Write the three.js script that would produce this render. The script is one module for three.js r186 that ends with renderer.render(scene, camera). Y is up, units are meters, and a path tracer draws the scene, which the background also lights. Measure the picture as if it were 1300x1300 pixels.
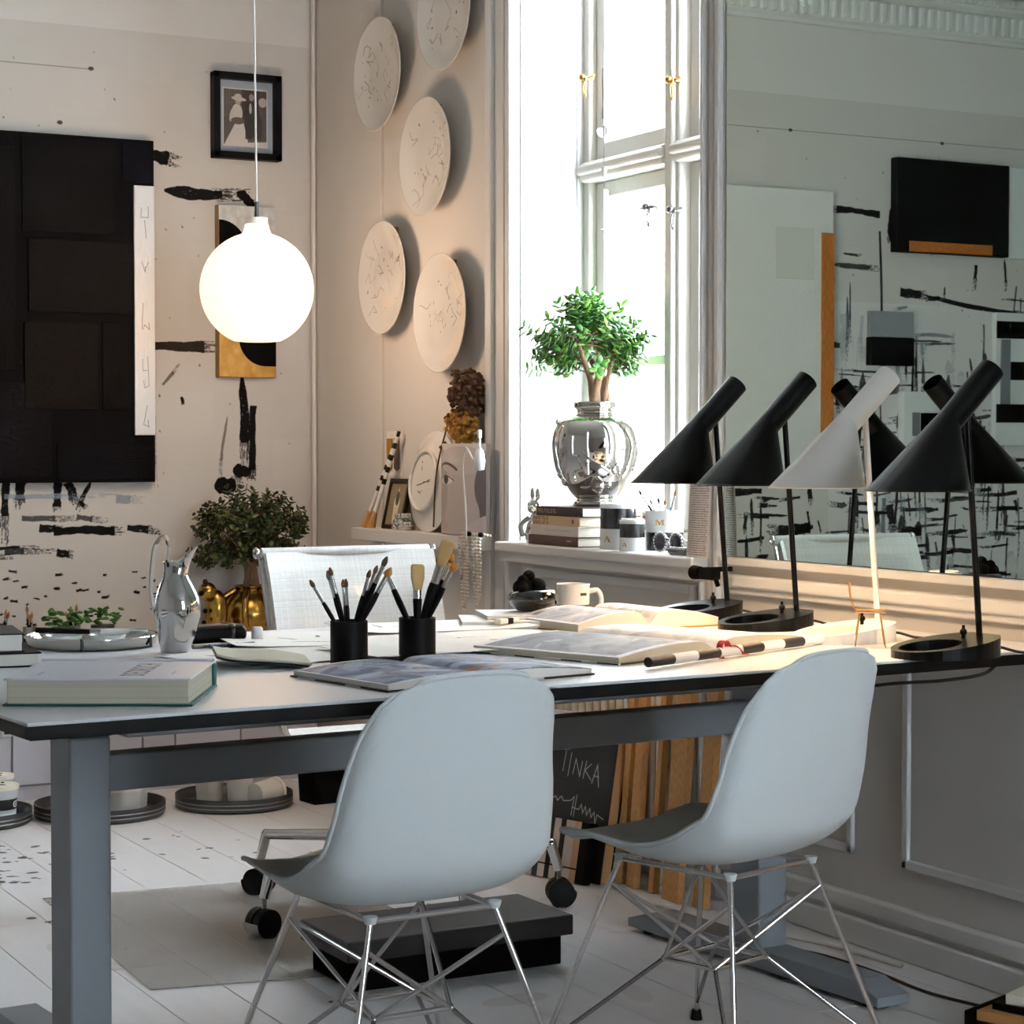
import * as THREE from 'three';
import { RoundedBoxGeometry } from 'three/addons/geometries/RoundedBoxGeometry.js';
import { mergeGeometries, mergeVertices, toCreasedNormals } from 'three/addons/utils/BufferGeometryUtils.js';
import { RectAreaLightUniformsLib } from 'three/addons/lights/RectAreaLightUniformsLib.js';

// ---------------------------------------------------------------- camera, sky, exposure
const scene = new THREE.Scene();
const camera = new THREE.PerspectiveCamera(27.563, 1, 0.05, 200);
camera.position.set(0, 1.135, 0);
{
  const yaw = THREE.MathUtils.degToRad(28), pitch = Math.atan(80 / 2650);
  camera.lookAt(Math.sin(yaw) * Math.cos(pitch), 1.135 - Math.sin(pitch), -Math.cos(yaw) * Math.cos(pitch));
}
const renderer = new THREE.WebGLRenderer({ antialias: true });
renderer.toneMapping = THREE.LinearToneMapping;
renderer.toneMappingExposure = 1.0;
renderer.shadowMap.enabled = true;
RectAreaLightUniformsLib.init();
scene.background = new THREE.Color(0.80, 0.91, 1.0);      // bright overcast sky
scene.backgroundIntensity = 43;
const GLOBE_POWER = 0.95, LAMP_POWER = 0.26;

// ---------------------------------------------------------------- helpers
let seed = 12345;
const rnd = () => { seed = (seed * 1664525 + 1013904223) >>> 0; return seed / 4294967296; };
const R = (a, b) => a + (b - a) * rnd();
const V = (x, y, z) => new THREE.Vector3(x, y, z);
const V2 = (x, y) => new THREE.Vector2(x, y);
const PI = Math.PI;
const taken = new Map();
function numbered(name) {
  const n = taken.get(name) || 0; taken.set(name, n + 1);
  return n ? `${name}_${String(n).padStart(3, '0')}` : name;
}
function shade(o) { o.castShadow = true; o.receiveShadow = true; return o; }
function part(name, geo, m, parent) {
  const o = shade(new THREE.Mesh(Array.isArray(geo) ? merge(geo) : geo, m));
  o.name = name; parent.add(o); return o;
}
function thing(name, label, category, pos = [0, 0, 0], turn = 0, group) {
  const o = new THREE.Group(); o.name = numbered(name); scene.add(o);
  o.position.set(...pos); o.rotation.y = turn;
  o.userData = { label, category }; if (group) o.userData.group = group;
  return o;
}
function single(name, label, category, geo, m, pos = [0, 0, 0], turn = 0, group) {
  const o = shade(new THREE.Mesh(Array.isArray(geo) ? merge(geo) : geo, m));
  o.name = numbered(name); scene.add(o); o.position.set(...pos); o.rotation.y = turn;
  o.userData = { label, category }; if (group) o.userData.group = group;
  return o;
}
function struct(name, geo, m, pos = [0, 0, 0]) {
  const o = geo ? shade(new THREE.Mesh(Array.isArray(geo) ? merge(geo) : geo, m)) : new THREE.Group();
  o.name = name; o.userData = { kind: 'structure' }; o.position.set(...pos); scene.add(o); return o;
}
function clean(g) {
  let h = g.index ? g.toNonIndexed() : g.clone();
  for (const k of Object.keys(h.attributes)) if (!['position', 'normal', 'uv'].includes(k)) h.deleteAttribute(k);
  if (!h.attributes.normal) h.computeVertexNormals();
  if (!h.attributes.uv) h.setAttribute('uv', new THREE.BufferAttribute(new Float32Array(h.attributes.position.count * 2), 2));
  h.morphAttributes = {}; return h;
}
const merge = (list) => mergeGeometries(list.map(clean));
const box = (w, h, d, x = 0, y = 0, z = 0) => new THREE.BoxGeometry(w, h, d).translate(x, y, z);
const span = (x0, x1, y0, y1, z0, z1) => box(Math.abs(x1 - x0), Math.abs(y1 - y0), Math.abs(z1 - z0), (x0 + x1) / 2, (y0 + y1) / 2, (z0 + z1) / 2);
const rbox = (w, h, d, r = 0.004, x = 0, y = 0, z = 0, s = 2) => new RoundedBoxGeometry(w, h, d, s, Math.min(r, w / 2.01, h / 2.01, d / 2.01)).translate(x, y, z);
const rspan = (x0, x1, y0, y1, z0, z1, r = 0.004) => rbox(Math.abs(x1 - x0), Math.abs(y1 - y0), Math.abs(z1 - z0), r, (x0 + x1) / 2, (y0 + y1) / 2, (z0 + z1) / 2);
const cyl = (r0, r1, h, x = 0, y = 0, z = 0, s = 24) => new THREE.CylinderGeometry(r1, r0, h, s).translate(x, y + h / 2, z);  // r0 at the bottom
const sph = (r, x = 0, y = 0, z = 0, s = 16) => new THREE.SphereGeometry(r, s, Math.max(8, s * 0.7 | 0)).translate(x, y, z);
const lathe = (pts, s = 48) => new THREE.LatheGeometry(pts.map(([r, y]) => V2(Math.max(r, 0.0001), y)), s);
function smoothPts(pts, n = 40) {
  const c = new THREE.CatmullRomCurve3(pts.map(([r, y]) => V(r, y, 0)), false, 'centripetal');
  return c.getPoints(n).map((p) => [p.x, p.y]);
}
const rod = (a, b, r, s = 8, r2 = r) => {
  const A = V(...a), B = V(...b), d = B.clone().sub(A), L = d.length();
  return new THREE.CylinderGeometry(r2, r, L, s).translate(0, L / 2, 0)
    .applyQuaternion(new THREE.Quaternion().setFromUnitVectors(V(0, 1, 0), d.normalize())).translate(A.x, A.y, A.z);
};
const wire = (pts, r, seg = 32, s = 8, closed = false) => new THREE.TubeGeometry(new THREE.CatmullRomCurve3(pts.map((p) => V(...p)), closed, 'centripetal'), seg, r, s, closed);
function polyline(pts, r, s = 8) { const g = []; for (let i = 0; i + 1 < pts.length; i++) { g.push(rod(pts[i], pts[i + 1], r, s)); g.push(sph(r, ...pts[i + 1], 8)); } return merge(g); }
function extrude(pts, depth, bevel = 0, holes = []) {
  const s = new THREE.Shape(pts.map((p) => V2(...p)));
  for (const h of holes) s.holes.push(new THREE.Path(h.map((p) => V2(...p))));
  return new THREE.ExtrudeGeometry(s, { depth, bevelEnabled: bevel > 0, bevelSize: bevel, bevelThickness: bevel, bevelSegments: 2, curveSegments: 20 });
}
const ring = (n, rx, ry, cx = 0, cy = 0) => Array.from({ length: n }, (_, i) => [cx + rx * Math.cos(2 * PI * i / n), cy + ry * Math.sin(2 * PI * i / n)]);
// a surface from a function (u, v in 0..1) -> [x, y, z]
function surface(f, nu, nv) {
  const p = [], uv = [], idx = [];
  for (let j = 0; j <= nv; j++) for (let i = 0; i <= nu; i++) { p.push(...f(i / nu, j / nv)); uv.push(i / nu, j / nv); }
  for (let j = 0; j < nv; j++) for (let i = 0; i < nu; i++) { const a = j * (nu + 1) + i, b = a + 1, c = a + nu + 1, d = c + 1; idx.push(a, b, d, a, d, c); }
  const g = new THREE.BufferGeometry();
  g.setAttribute('position', new THREE.Float32BufferAttribute(p, 3)); g.setAttribute('uv', new THREE.Float32BufferAttribute(uv, 2));
  g.setIndex(idx); g.computeVertexNormals(); return g;
}
// the same with thickness t along the normals, edges closed
function shell(f, nu, nv, t) {
  const a = surface(f, nu, nv), n = a.attributes.normal, P = a.attributes.position, U = a.attributes.uv, N = P.count;
  const p = [], uv = [], idx = [];
  for (let i = 0; i < N; i++) { p.push(P.getX(i), P.getY(i), P.getZ(i)); uv.push(U.getX(i), U.getY(i)); }
  for (let i = 0; i < N; i++) { p.push(P.getX(i) - n.getX(i) * t, P.getY(i) - n.getY(i) * t, P.getZ(i) - n.getZ(i) * t); uv.push(U.getX(i), U.getY(i)); }
  const I = a.index.array;
  for (let i = 0; i < I.length; i += 3) { idx.push(I[i], I[i + 1], I[i + 2]); idx.push(N + I[i], N + I[i + 2], N + I[i + 1]); }
  const edge = []; const w = nu + 1;
  for (let i = 0; i < nu; i++) { edge.push([i + 1, i]); edge.push([nv * w + i, nv * w + i + 1]); }
  for (let j = 0; j < nv; j++) { edge.push([j * w, (j + 1) * w]); edge.push([(j + 1) * w + nu, j * w + nu]); }
  for (const [s, e] of edge) idx.push(s, e, N + e, s, N + e, N + s);
  const g = new THREE.BufferGeometry();
  g.setAttribute('position', new THREE.Float32BufferAttribute(p, 3)); g.setAttribute('uv', new THREE.Float32BufferAttribute(uv, 2));
  g.setIndex(idx); const h = toCreasedNormals(g, 0.9); return h;
}
const flip = (g) => { const i = g.index; if (i) { const a = i.array; for (let k = 0; k < a.length; k += 3) { const t = a[k]; a[k] = a[k + 1]; a[k + 1] = t; } g.computeVertexNormals(); } return g; };
function moved(g, [x, y, z], ry = 0, rx = 0, rz = 0) { return g.clone().applyMatrix4(new THREE.Matrix4().compose(V(x, y, z), new THREE.Quaternion().setFromEuler(new THREE.Euler(rx, ry, rz, 'YXZ')), V(1, 1, 1))); }
function place(o, [x, y, z], ry = 0, rx = 0, rz = 0) { o.position.set(x, y, z); o.rotation.set(rx, ry, rz, 'YXZ'); return o; }
function copy(o, label) { const c = o.clone(); c.name = numbered(o.name.replace(/_\d{3}$/, '')); if (label) c.userData = { ...o.userData, label }; scene.add(c); return c; }

// ---------------------------------------------------------------- textures
function canvas(w, h, draw) { const c = document.createElement('canvas'); c.width = w; c.height = h; draw(c.getContext('2d'), w, h); return c; }
function print(w, h, draw) { const t = new THREE.CanvasTexture(canvas(w, h, draw)); t.colorSpace = THREE.SRGBColorSpace; t.anisotropy = 8; return t; }
function noiseTexture(n, f, srgb = false) {
  const d = new Uint8Array(n * n * 4);
  for (let y = 0; y < n; y++) for (let x = 0; x < n; x++) { const c = f(x / n, y / n); const i = (y * n + x) * 4; d[i] = c[0]; d[i + 1] = c[1]; d[i + 2] = c[2]; d[i + 3] = 255; }
  const t = new THREE.DataTexture(d, n, n); t.wrapS = t.wrapT = THREE.RepeatWrapping; t.magFilter = THREE.LinearFilter; t.minFilter = THREE.LinearMipmapLinearFilter; t.generateMipmaps = true;
  if (srgb) t.colorSpace = THREE.SRGBColorSpace; t.needsUpdate = true; return t;
}
const lattice = new Map();
function hash(x, y, s) { let h = (x * 374761393 + y * 668265263 + s * 974634777) | 0; h = Math.imul(h ^ (h >>> 13), 1274126177); return ((h ^ (h >>> 16)) >>> 0) / 4294967296; }
function tileNoise(u, v, n, s) {  // value noise that tiles with n cells
  const x = u * n, y = v * n, xi = Math.floor(x), yi = Math.floor(y), fx = x - xi, fy = y - yi, sx = fx * fx * (3 - 2 * fx), sy = fy * fy * (3 - 2 * fy), m = (k) => ((k % n) + n) % n;
  const a = hash(m(xi), m(yi), s), b = hash(m(xi + 1), m(yi), s), c = hash(m(xi), m(yi + 1), s), d = hash(m(xi + 1), m(yi + 1), s);
  return a + (b - a) * sx + (c - a) * sy + (a - b - c + d) * sx * sy;
}
const fbm = (u, v, n, s, o = 4) => { let t = 0, a = 0.5, k = 0; for (let i = 0; i < o; i++) { t += a * tileNoise(u, v, n << i, s + i); k += a; a /= 2; } return t / k; };
const plasterBump = noiseTexture(256, (u, v) => { const g = 255 * (0.5 * fbm(u, v, 6, 1, 5) + 0.5 * fbm(u, v, 40, 9, 2)); return [g, g, g]; });
const fineBump = noiseTexture(256, (u, v) => { const g = 255 * fbm(u, v, 64, 5, 2); return [g, g, g]; });
const weaveBump = noiseTexture(128, (u, v) => { const g = 127 + 60 * Math.sin(u * 2 * PI * 16) * 1 + 60 * Math.sin(v * 2 * PI * 16); return [g, g, g].map((x) => Math.max(0, Math.min(255, x))); });
const weaveTone = noiseTexture(256, (u, v) => { const g = 214 + 14 * tileNoise(u, 0.5, 128, 3) + 14 * tileNoise(0.5, v, 128, 4) - 6 * (Math.sin(v * 2 * PI * 8) > 0.93 ? 1 : 0); return [g, g - 3, g - 8]; }, true);
const woodTone = noiseTexture(256, (u, v) => { const q = fbm(u, v * 0.5, 4, 2, 3), g = 0.5 + 0.5 * Math.sin((v * 22 + 3 * q) * 2 * PI) * 0.35 + 0.25 * (fbm(u, v, 32, 8, 2) - 0.5); return [196 + 36 * g - 18, 156 + 34 * g - 17, 108 + 30 * g - 15]; }, true);
const goldTone = noiseTexture(256, (u, v) => { const g = fbm(u, v, 10, 6, 4); return [196 + 40 * (g - 0.5), 148 + 50 * (g - 0.5), 74 + 46 * (g - 0.5)]; }, true);
const silverTone = noiseTexture(256, (u, v) => { const g = fbm(u, v, 12, 7, 4); return [205, 203, 198].map((c) => c + 46 * (g - 0.5)); }, true);
const rep = (t, x, y) => { const c = t.clone(); c.repeat.set(x, y); c.needsUpdate = true; return c; };

// ---------------------------------------------------------------- materials
const M = {};
const std = (o) => new THREE.MeshStandardMaterial(o), phy = (o) => new THREE.MeshPhysicalMaterial(o);
M.wall = std({ color: '#dcd8d3', roughness: 0.9, bumpMap: rep(plasterBump, 2, 2), bumpScale: 0.0015 });
M.white = std({ color: '#e4e3e1', roughness: 0.45 });                       // painted woodwork
M.window = std({ color: '#e2ddd4', roughness: 0.4 });
M.ceiling = std({ color: '#dedfdc', roughness: 0.9 });
M.plaster = std({ color: '#e0e1de', roughness: 0.8 });
M.glass = phy({ color: '#ffffff', transmission: 1, thickness: 0, roughness: 0, ior: 1.5 });
M.mirror = std({ color: '#e0ede6', metalness: 1, roughness: 0.01 });
M.brass = std({ color: '#b08a4e', metalness: 1, roughness: 0.3 });
M.steel = std({ color: '#9a9a98', metalness: 1, roughness: 0.3 });
M.chrome = std({ color: '#e6e6e8', metalness: 1, roughness: 0.06 });
M.silver = std({ color: '#dedcd8', metalness: 1, roughness: 0.07 });
M.gold = std({ color: '#a88440', metalness: 1, roughness: 0.22 });
M.black = phy({ color: '#090809', roughness: 0.5, specularIntensity: 0.25 });
M.blackMatte = phy({ color: '#090909', roughness: 0.8, specularIntensity: 0.12 });
M.blackGloss = phy({ color: '#0a0b0d', roughness: 0.12, clearcoat: 1, clearcoatRoughness: 0.05 });
M.lampBlack = phy({ color: '#060608', roughness: 0.3, specularIntensity: 0.32 });
M.lampWhite = std({ color: '#e9e5df', roughness: 0.4 });
M.lampInside = std({ color: '#f2eee6', roughness: 0.6 });
M.top = std({ color: '#dfe2e6', roughness: 0.4 });                          // desk laminate
M.deskEdge = phy({ color: '#080808', roughness: 0.5, specularIntensity: 0.3 });
M.greyMetal = std({ color: '#8f959c', roughness: 0.5, metalness: 0.1 });
M.shellWhite = std({ color: '#dfe6e9', roughness: 0.42 });
M.porcelain = phy({ color: '#e9e8e4', roughness: 0.18, clearcoat: 0.7, clearcoatRoughness: 0.08 });
M.paper = std({ color: '#f1eee8', roughness: 0.85 });
M.pages = std({ color: '#e3dccb', roughness: 0.9 });
M.pagesGrey = std({ color: '#c4bda9', roughness: 0.9 });
M.cream = std({ color: '#efe7d8', roughness: 0.6 });
M.wood = std({ map: woodTone, roughness: 0.6 });
M.rawWood = std({ color: '#efd9b8', map: woodTone, roughness: 0.7 });
M.goldLeaf = std({ map: goldTone, roughness: 0.4, metalness: 0.55 });
M.silverLeaf = std({ map: silverTone, roughness: 0.45, metalness: 0.35 });
M.fabric = std({ map: rep(weaveTone, 3, 3), roughness: 0.9, bumpMap: rep(weaveBump, 12, 12), bumpScale: 0.0006 });
M.plastic = phy({ color: '#ffffff', transmission: 1, thickness: 0, roughness: 0.08 });
M.tin = std({ color: '#9a9a98', metalness: 0.9, roughness: 0.38 });
M.tinDark = std({ color: '#56585b', metalness: 0.8, roughness: 0.42 });
M.leaf = phy({ color: '#3f7a2e', roughness: 0.45, transmission: 0.15, thickness: 0 });
M.leafLight = phy({ color: '#76a83f', roughness: 0.45, transmission: 0.15, thickness: 0 });
M.leafDark = std({ color: '#1d3317', roughness: 0.5 });
M.leafOlive = std({ color: '#4a5322', roughness: 0.5 });
M.bark = std({ color: '#8b6a50', roughness: 0.85, bumpMap: rep(plasterBump, 3, 3), bumpScale: 0.003 });
M.soil = std({ color: '#33241a', roughness: 1 });
M.bristle = std({ color: '#c9a871', roughness: 0.9 });
M.bristleDark = std({ color: '#6a452a', roughness: 0.8 });
M.ferrule = std({ color: '#c4c4c4', metalness: 1, roughness: 0.25 });
M.cable = std({ color: '#1a1512', roughness: 0.6 });
M.whiteCable = std({ color: '#d8d4cc', roughness: 0.6 });

// ================================================================ THE ROOM
const XL = -2.2, XR = 2.95, ZF = -7.05, ZB = 1.3, YC = 3.12, T = 0.3;
// --- far wall with its brushed paint, coordinates in metres on the wall
function brush(g, x0, y0, x1, y1, w, dry = 0.35, tone = '#0c0b0c', alpha = 0.95) {   // a loaded flat brush dragged from one point to the other
  const L = Math.hypot(x1 - x0, y1 - y0) || 1, dx = (x1 - x0) / L, dy = (y1 - y0) / L, nx = -dy, ny = dx, sag = R(-0.03, 0.03) * L;
  const P = (t, o) => [x0 + dx * t * L + nx * (o + Math.sin(t * PI) * sag), y0 + dy * t * L + ny * (o + Math.sin(t * PI) * sag)];
  g.fillStyle = g.strokeStyle = tone; g.lineCap = 'butt';
  const core = 1 - dry * R(0.5, 1.0), n = Math.max(8, Math.round(L / 4)), p1 = R(0, 7), p2 = R(0, 7), f1 = R(3, 9), tip = rnd() < 0.5 ? 1 : 0, edge = (t, s) => w * 0.5 * (0.86 + 0.16 * Math.sin(t * f1 + p1 * s) + 0.08 * Math.sin(t * f1 * 3.7 + p2 * s) + R(-0.04, 0.04)) * (tip ? Math.min(1, 0.25 + 5 * t, 0.2 + 3 * (core - t) / core + dry) : 1);
  g.globalAlpha = alpha; g.beginPath();                                  // the wet core with ragged edges
  for (let i = 0; i <= n; i++) { const t = core * i / n, k = edge(t, 1); const [a, b] = P(t, k); i ? g.lineTo(a, b) : g.moveTo(a, b); }
  for (let i = n; i >= 0; i--) { const t = core * i / n, k = edge(t, 2.3); const [a, b] = P(t, -k); g.lineTo(a, b); }
  g.closePath(); g.fill();
  const hairs = Math.max(5, Math.round(w * 0.7));                        // hairs running dry
  for (let i = 0; i < hairs; i++) {
    const o = ((i + 0.5) / hairs - 0.5) * w, e = Math.min(1.03, core + (1 - core) * R(0.2, 1.1)); let t = core * R(0.8, 0.98);
    while (t < e) { const q = Math.min(e, t + R(0.02, 0.12)); g.globalAlpha = alpha * R(0.35, 0.9); g.lineWidth = R(0.8, 2.2); g.beginPath(); g.moveTo(...P(t, o)); g.lineTo(...P(q, o + R(-0.6, 0.6))); g.stroke(); t = q + R(0, 0.05); }
  }
  if (dry > 0.3) { g.fillStyle = '#dbd8d4'; for (let i = 0; i < w * L * dry * 0.012; i++) { g.globalAlpha = R(0.15, 0.6); const [a, b] = P(R(0.1, 1), R(-0.5, 0.5) * w); g.beginPath(); g.ellipse(a, b, R(0.6, 3.5), R(0.4, 1.0), Math.atan2(dy, dx), 0, 7); g.fill(); } }
  g.globalAlpha = 1;
}
const WX0 = -1.1, WW = 4.05, WH = YC;
const farWallPrint = print(2048, 1578, (g, w, h) => {
  const px = w / WW, X = (x) => (x - WX0) * px, Y = (y) => h - y * px;
  g.fillStyle = '#dfdbd6'; g.fillRect(0, 0, w, h);
  g.fillStyle = '#d3cec8'; g.fillRect(0, Y(2.584), w, h - Y(2.584));
  for (let i = 0; i < 260; i++) { g.globalAlpha = R(0.03, 0.1); g.fillStyle = rnd() < 0.5 ? '#eae8e4' : '#c6c1ba'; const a = R(0, w), b = Y(R(0, 2.57)); g.fillRect(a, b, R(20, 160), R(10, 120)); }
  g.globalAlpha = 1;
  g.fillStyle = '#e6e5e4'; g.globalAlpha = 0.5; g.fillRect(0, Y(1.75), X(0.62), h); g.globalAlpha = 1;
  const S = (x0, y0, x1, y1, t, dry, tone, al) => brush(g, X(x0), Y(y0), X(x1), Y(y1), t * px, dry, tone, al);
  // thin wire line and nail holes
  g.strokeStyle = '#6f6a64'; g.lineWidth = 1; g.beginPath(); g.moveTo(X(-1.1), Y(2.443)); g.lineTo(X(2.11), Y(2.44)); g.stroke();
  for (const [x, y] of [[2.11, 2.442], [0.82, 2.441], [0.03, 2.44], [2.0, 2.25], [1.2, 2.3]]) { g.fillStyle = '#4c463f'; g.beginPath(); g.ellipse(X(x), Y(y), 5, 3.5, 0, 0, 7); g.fill(); }
  for (let i = 0; i < 150; i++) { g.fillStyle = '#57524c'; g.globalAlpha = R(0.3, 0.8); g.beginPath(); g.ellipse(X(R(-1.1, 2.85)), Y(R(1.0, 2.56)), R(1, 3), R(0.8, 2), R(0, 3), 0, 7); g.fill(); }
  g.globalAlpha = 1;
  // strokes beside and below the dark painting, direct view
  S(2.30, 2.165, 2.43, 2.14, 0.05, 0.6); S(2.37, 2.04, 2.70, 2.045, 0.045, 0.5); S(2.64, 2.05, 2.71, 2.0, 0.04, 0.1);
  S(2.31, 1.497, 2.57, 1.497, 0.04, 0.25, '#241c17'); S(2.655, 1.40, 2.66, 0.99, 0.042, 0.55); S(2.70, 1.29, 2.695, 1.02, 0.028, 0.15); S(2.62, 1.06, 2.71, 1.05, 0.05, 0.3); S(2.55, 1.0, 2.66, 1.01, 0.06, 0.4);
  S(2.60, 1.25, 2.57, 1.0, 0.012, 0.5, '#2a241f', 0.5); S(2.36, 1.36, 2.43, 1.44, 0.012, 0.5, '#3a332d', 0.6); S(2.325, 1.25, 2.335, 1.0, 0.02, 0.8, '#3a332d', 0.5); S(2.43, 1.32, 2.435, 1.29, 0.014, 0.2);
  S(1.81, 1.03, 1.80, 0.79, 0.03, 0.5); S(1.86, 1.03, 1.85, 0.93, 0.04, 0.4); S(1.985, 1.02, 1.98, 0.92, 0.03, 0.2); S(2.02, 1.02, 2.05, 0.94, 0.035, 0.6); S(2.10, 1.02, 2.05, 0.92, 0.02, 0.5); S(2.06, 0.955, 2.085, 0.93, 0.02, 0.4);
  S(1.80, 0.975, 2.2, 0.975, 0.02, 0.8, '#8fa0b4', 0.7); S(2.19, 0.96, 2.30, 0.955, 0.03, 0.6, '#7d8794', 0.7);
  S(1.86, 0.90, 2.05, 0.895, 0.022, 0.8, '#1d1b1b', 0.7); S(2.05, 0.90, 2.16, 0.885, 0.022, 0.7, '#1d1b1b', 0.7);
  S(1.92, 0.866, 2.0, 0.855, 0.03, 0.6); S(1.97, 0.855, 2.22, 0.85, 0.032, 0.2); S(2.23, 0.86, 2.35, 0.848, 0.03, 0.55);
  S(1.80, 0.785, 2.03, 0.783, 0.022, 0.75, '#1d1b1b', 0.8); S(1.98, 0.78, 2.04, 0.77, 0.03, 0.4);
  for (let i = 0; i < 60; i++) { const x = R(1.75, 2.45), y = R(0.45, 0.73); S(x, y, x + R(0.008, 0.03), y + R(-0.006, 0.006), R(0.004, 0.01), 0.3); }
  // field left of the white canvas, seen in the mirror
  S(0.36, 2.12, 0.62, 2.13, 0.03, 0.2); S(0.30, 2.15, 0.305, 2.0, 0.03, 0.1); S(0.60, 1.9, 0.35, 1.89, 0.025, 0.4, '#23221d'); S(0.36, 2.05, 0.355, 1.3, 0.015, 0.5); S(-0.16, 1.93, -0.15, 1.8, 0.02, 0.6);
  S(-0.32, 1.96, -0.33, 1.82, 0.015, 0.3); S(0.55, 1.95, 0.45, 1.945, 0.012, 0.3); S(0.25, 1.8, 0.1, 1.79, 0.04, 0.4); S(0.12, 1.79, -0.6, 1.73, 0.02, 0.4);
  for (let i = 0; i < 300; i++) {   // crossing strokes
    const x = R(-1.05, 0.62), y = R(0.45, 1.9), v = rnd() < 0.55;
    const l = R(0.05, 0.32), t = R(0.004, 0.02) * (rnd() < 0.16 ? 2.4 : 1);
    if (y > 1.6 && rnd() < 0.5) continue;
    if (v) S(x, y, x + R(-0.02, 0.02), y - l, t, 0.55, rnd() < 0.8 ? '#0e0d0e' : '#5b666e', R(0.6, 1)); else S(x, y, x + l, y + R(-0.015, 0.015), t, 0.55, rnd() < 0.85 ? '#0e0d0e' : '#4d585f', R(0.6, 1));
  }
  for (let i = 0; i < 230; i++) {   // lower band under the white canvas and onwards
    const x = R(-1.05, 1.75), y = R(0.5, 1.02), v = rnd() < 0.4, l = R(0.04, 0.26), t = R(0.004, 0.02) * (rnd() < 0.18 ? 2.6 : 1);
    if (v) S(x, y, x + R(-0.02, 0.02), y - l, t, 0.5); else S(x, y, x + l, y + R(-0.015, 0.015), t, 0.5);
  }
  for (let i = 0; i < 60; i++) { const x = R(-1.05, 0.6), y = R(0.5, 1.7); S(x, y, x + R(-0.05, 0.05), y - R(0.05, 0.25), R(0.02, 0.05), 0.9, '#8d979b', 0.4); }
});
farWallPrint.wrapS = THREE.MirroredRepeatWrapping;
function wallUV(g) { const p = g.attributes.position, u = g.attributes.uv; for (let i = 0; i < p.count; i++) u.setXY(i, (p.getX(i) - WX0) / WW, p.getY(i) / WH); return g; }
M.farWall = phy({ map: farWallPrint, roughness: 0.85, specularIntensity: 0.2 });
struct('wall_far', wallUV(span(XL - T, XR + T, 0, YC, ZF - T, ZF)), M.farWall);

struct('wall_back', [span(XL - T, 1.8, 0, YC, ZB, ZB + T), span(2.75, XR + T, 0, YC, ZB, ZB + T), span(1.8, 2.75, 0, 0.82, ZB, ZB + T), span(1.8, 2.75, 2.78, YC, ZB, ZB + T)], M.wall);
struct('ceiling', span(XL - T, XR + T, YC, YC + 0.2, ZF - T, ZB + T), M.ceiling);
// window openings in the right wall: [far z, near z]
const SILL = 0.86, HEAD = 2.78, OPEN = [[-5.5, -4.46]], OPENL = [];
{
  const g = []; let z = ZF;
  for (const [a, b] of OPEN) { g.push(span(XR, XR + T, 0, YC, z, a)); g.push(span(XR, XR + T, 0, SILL - 0.04, a, b)); g.push(span(XR, XR + T, HEAD, YC, a, b)); z = b; }
  g.push(span(XR, XR + T, 0, YC, z, ZB));
  struct('wall_right', g, M.wall);
  const l = []; z = ZF;
  for (const [a, b] of OPENL) { l.push(span(XL - T, XL, 0, YC, z, a)); l.push(span(XL - T, XL, 0, SILL - 0.04, a, b)); l.push(span(XL - T, XL, HEAD, YC, a, b)); z = b; }
  l.push(span(XL - T, XL, 0, YC, z, ZB)); struct('wall_left', l, M.wall);
  struct('trim_1', rspan(XR - 0.012, XR + 0.01, 0.1, YC, -7.05, -6.47, 0.004), M.wall);       // shallow boxed strip in the corner
  struct('trim_2', new THREE.CylinderGeometry(0.009, 0.009, YC, 10).translate(2.925, YC / 2, -7.03), M.white);  // thin pipe in the corner
}
// --- floor of white painted boards
const floorPrint = print(1024, 2048, (g, w, h) => {      // x 0.4..3.0, z -7..-1.8
  const kx = w / 2.6, kz = h / 5.2, X = (x) => (x - 0.4) * kx, Z = (z) => (z + 7) * kz;
  g.fillStyle = '#e4e3e4'; g.fillRect(0, 0, w, h);
  for (let i = 0; i < 500; i++) { g.globalAlpha = R(0.02, 0.07); g.fillStyle = rnd() < 0.5 ? '#f0efee' : '#b9b3ac'; g.fillRect(R(-30, w), R(-60, h), R(4, 30), R(60, 420)); }
  g.globalAlpha = 1; g.fillStyle = '#17161a';
  const blot = (x, z, a, b, r = 0) => { g.beginPath(); g.ellipse(X(x), Z(z), a * kx, b * kz, r, 0, 7); g.fill(); };
  for (let i = 0; i < 70; i++) blot(R(1.35, 1.75), R(-6.0, -5.35), R(0.003, 0.012), R(0.004, 0.02), R(0, 3));
  for (let i = 0; i < 12; i++) blot(R(1.8, 2.3), R(-6.0, -5.3), R(0.003, 0.012), R(0.004, 0.014), R(0, 3));
  blot(1.62, -5.75, 0.03, 0.012); blot(1.33, -4.98, 0.012, 0.012); blot(1.37, -4.92, 0.025, 0.01); blot(1.2, -5.2, 0.02, 0.01);
  for (let i = 0; i < 40; i++) { g.globalAlpha = R(0.4, 0.9); blot(R(0.5, 2.9), R(-6.9, -2.2), R(0.002, 0.007), R(0.003, 0.01), R(0, 3)); }
  g.fillStyle = '#9a8576'; for (let i = 0; i < 30; i++) { g.globalAlpha = R(0.08, 0.2); blot(R(0.7, 2.6), R(-5.0, -3.2), R(0.01, 0.06), R(0.01, 0.08), R(0, 3)); }
  g.globalAlpha = 1;
});
floorPrint.wrapS = floorPrint.wrapT = THREE.MirroredRepeatWrapping;
M.floor = std({ map: floorPrint, roughness: 0.38, bumpMap: rep(fineBump, 3, 6), bumpScale: 0.0004 });
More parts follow.
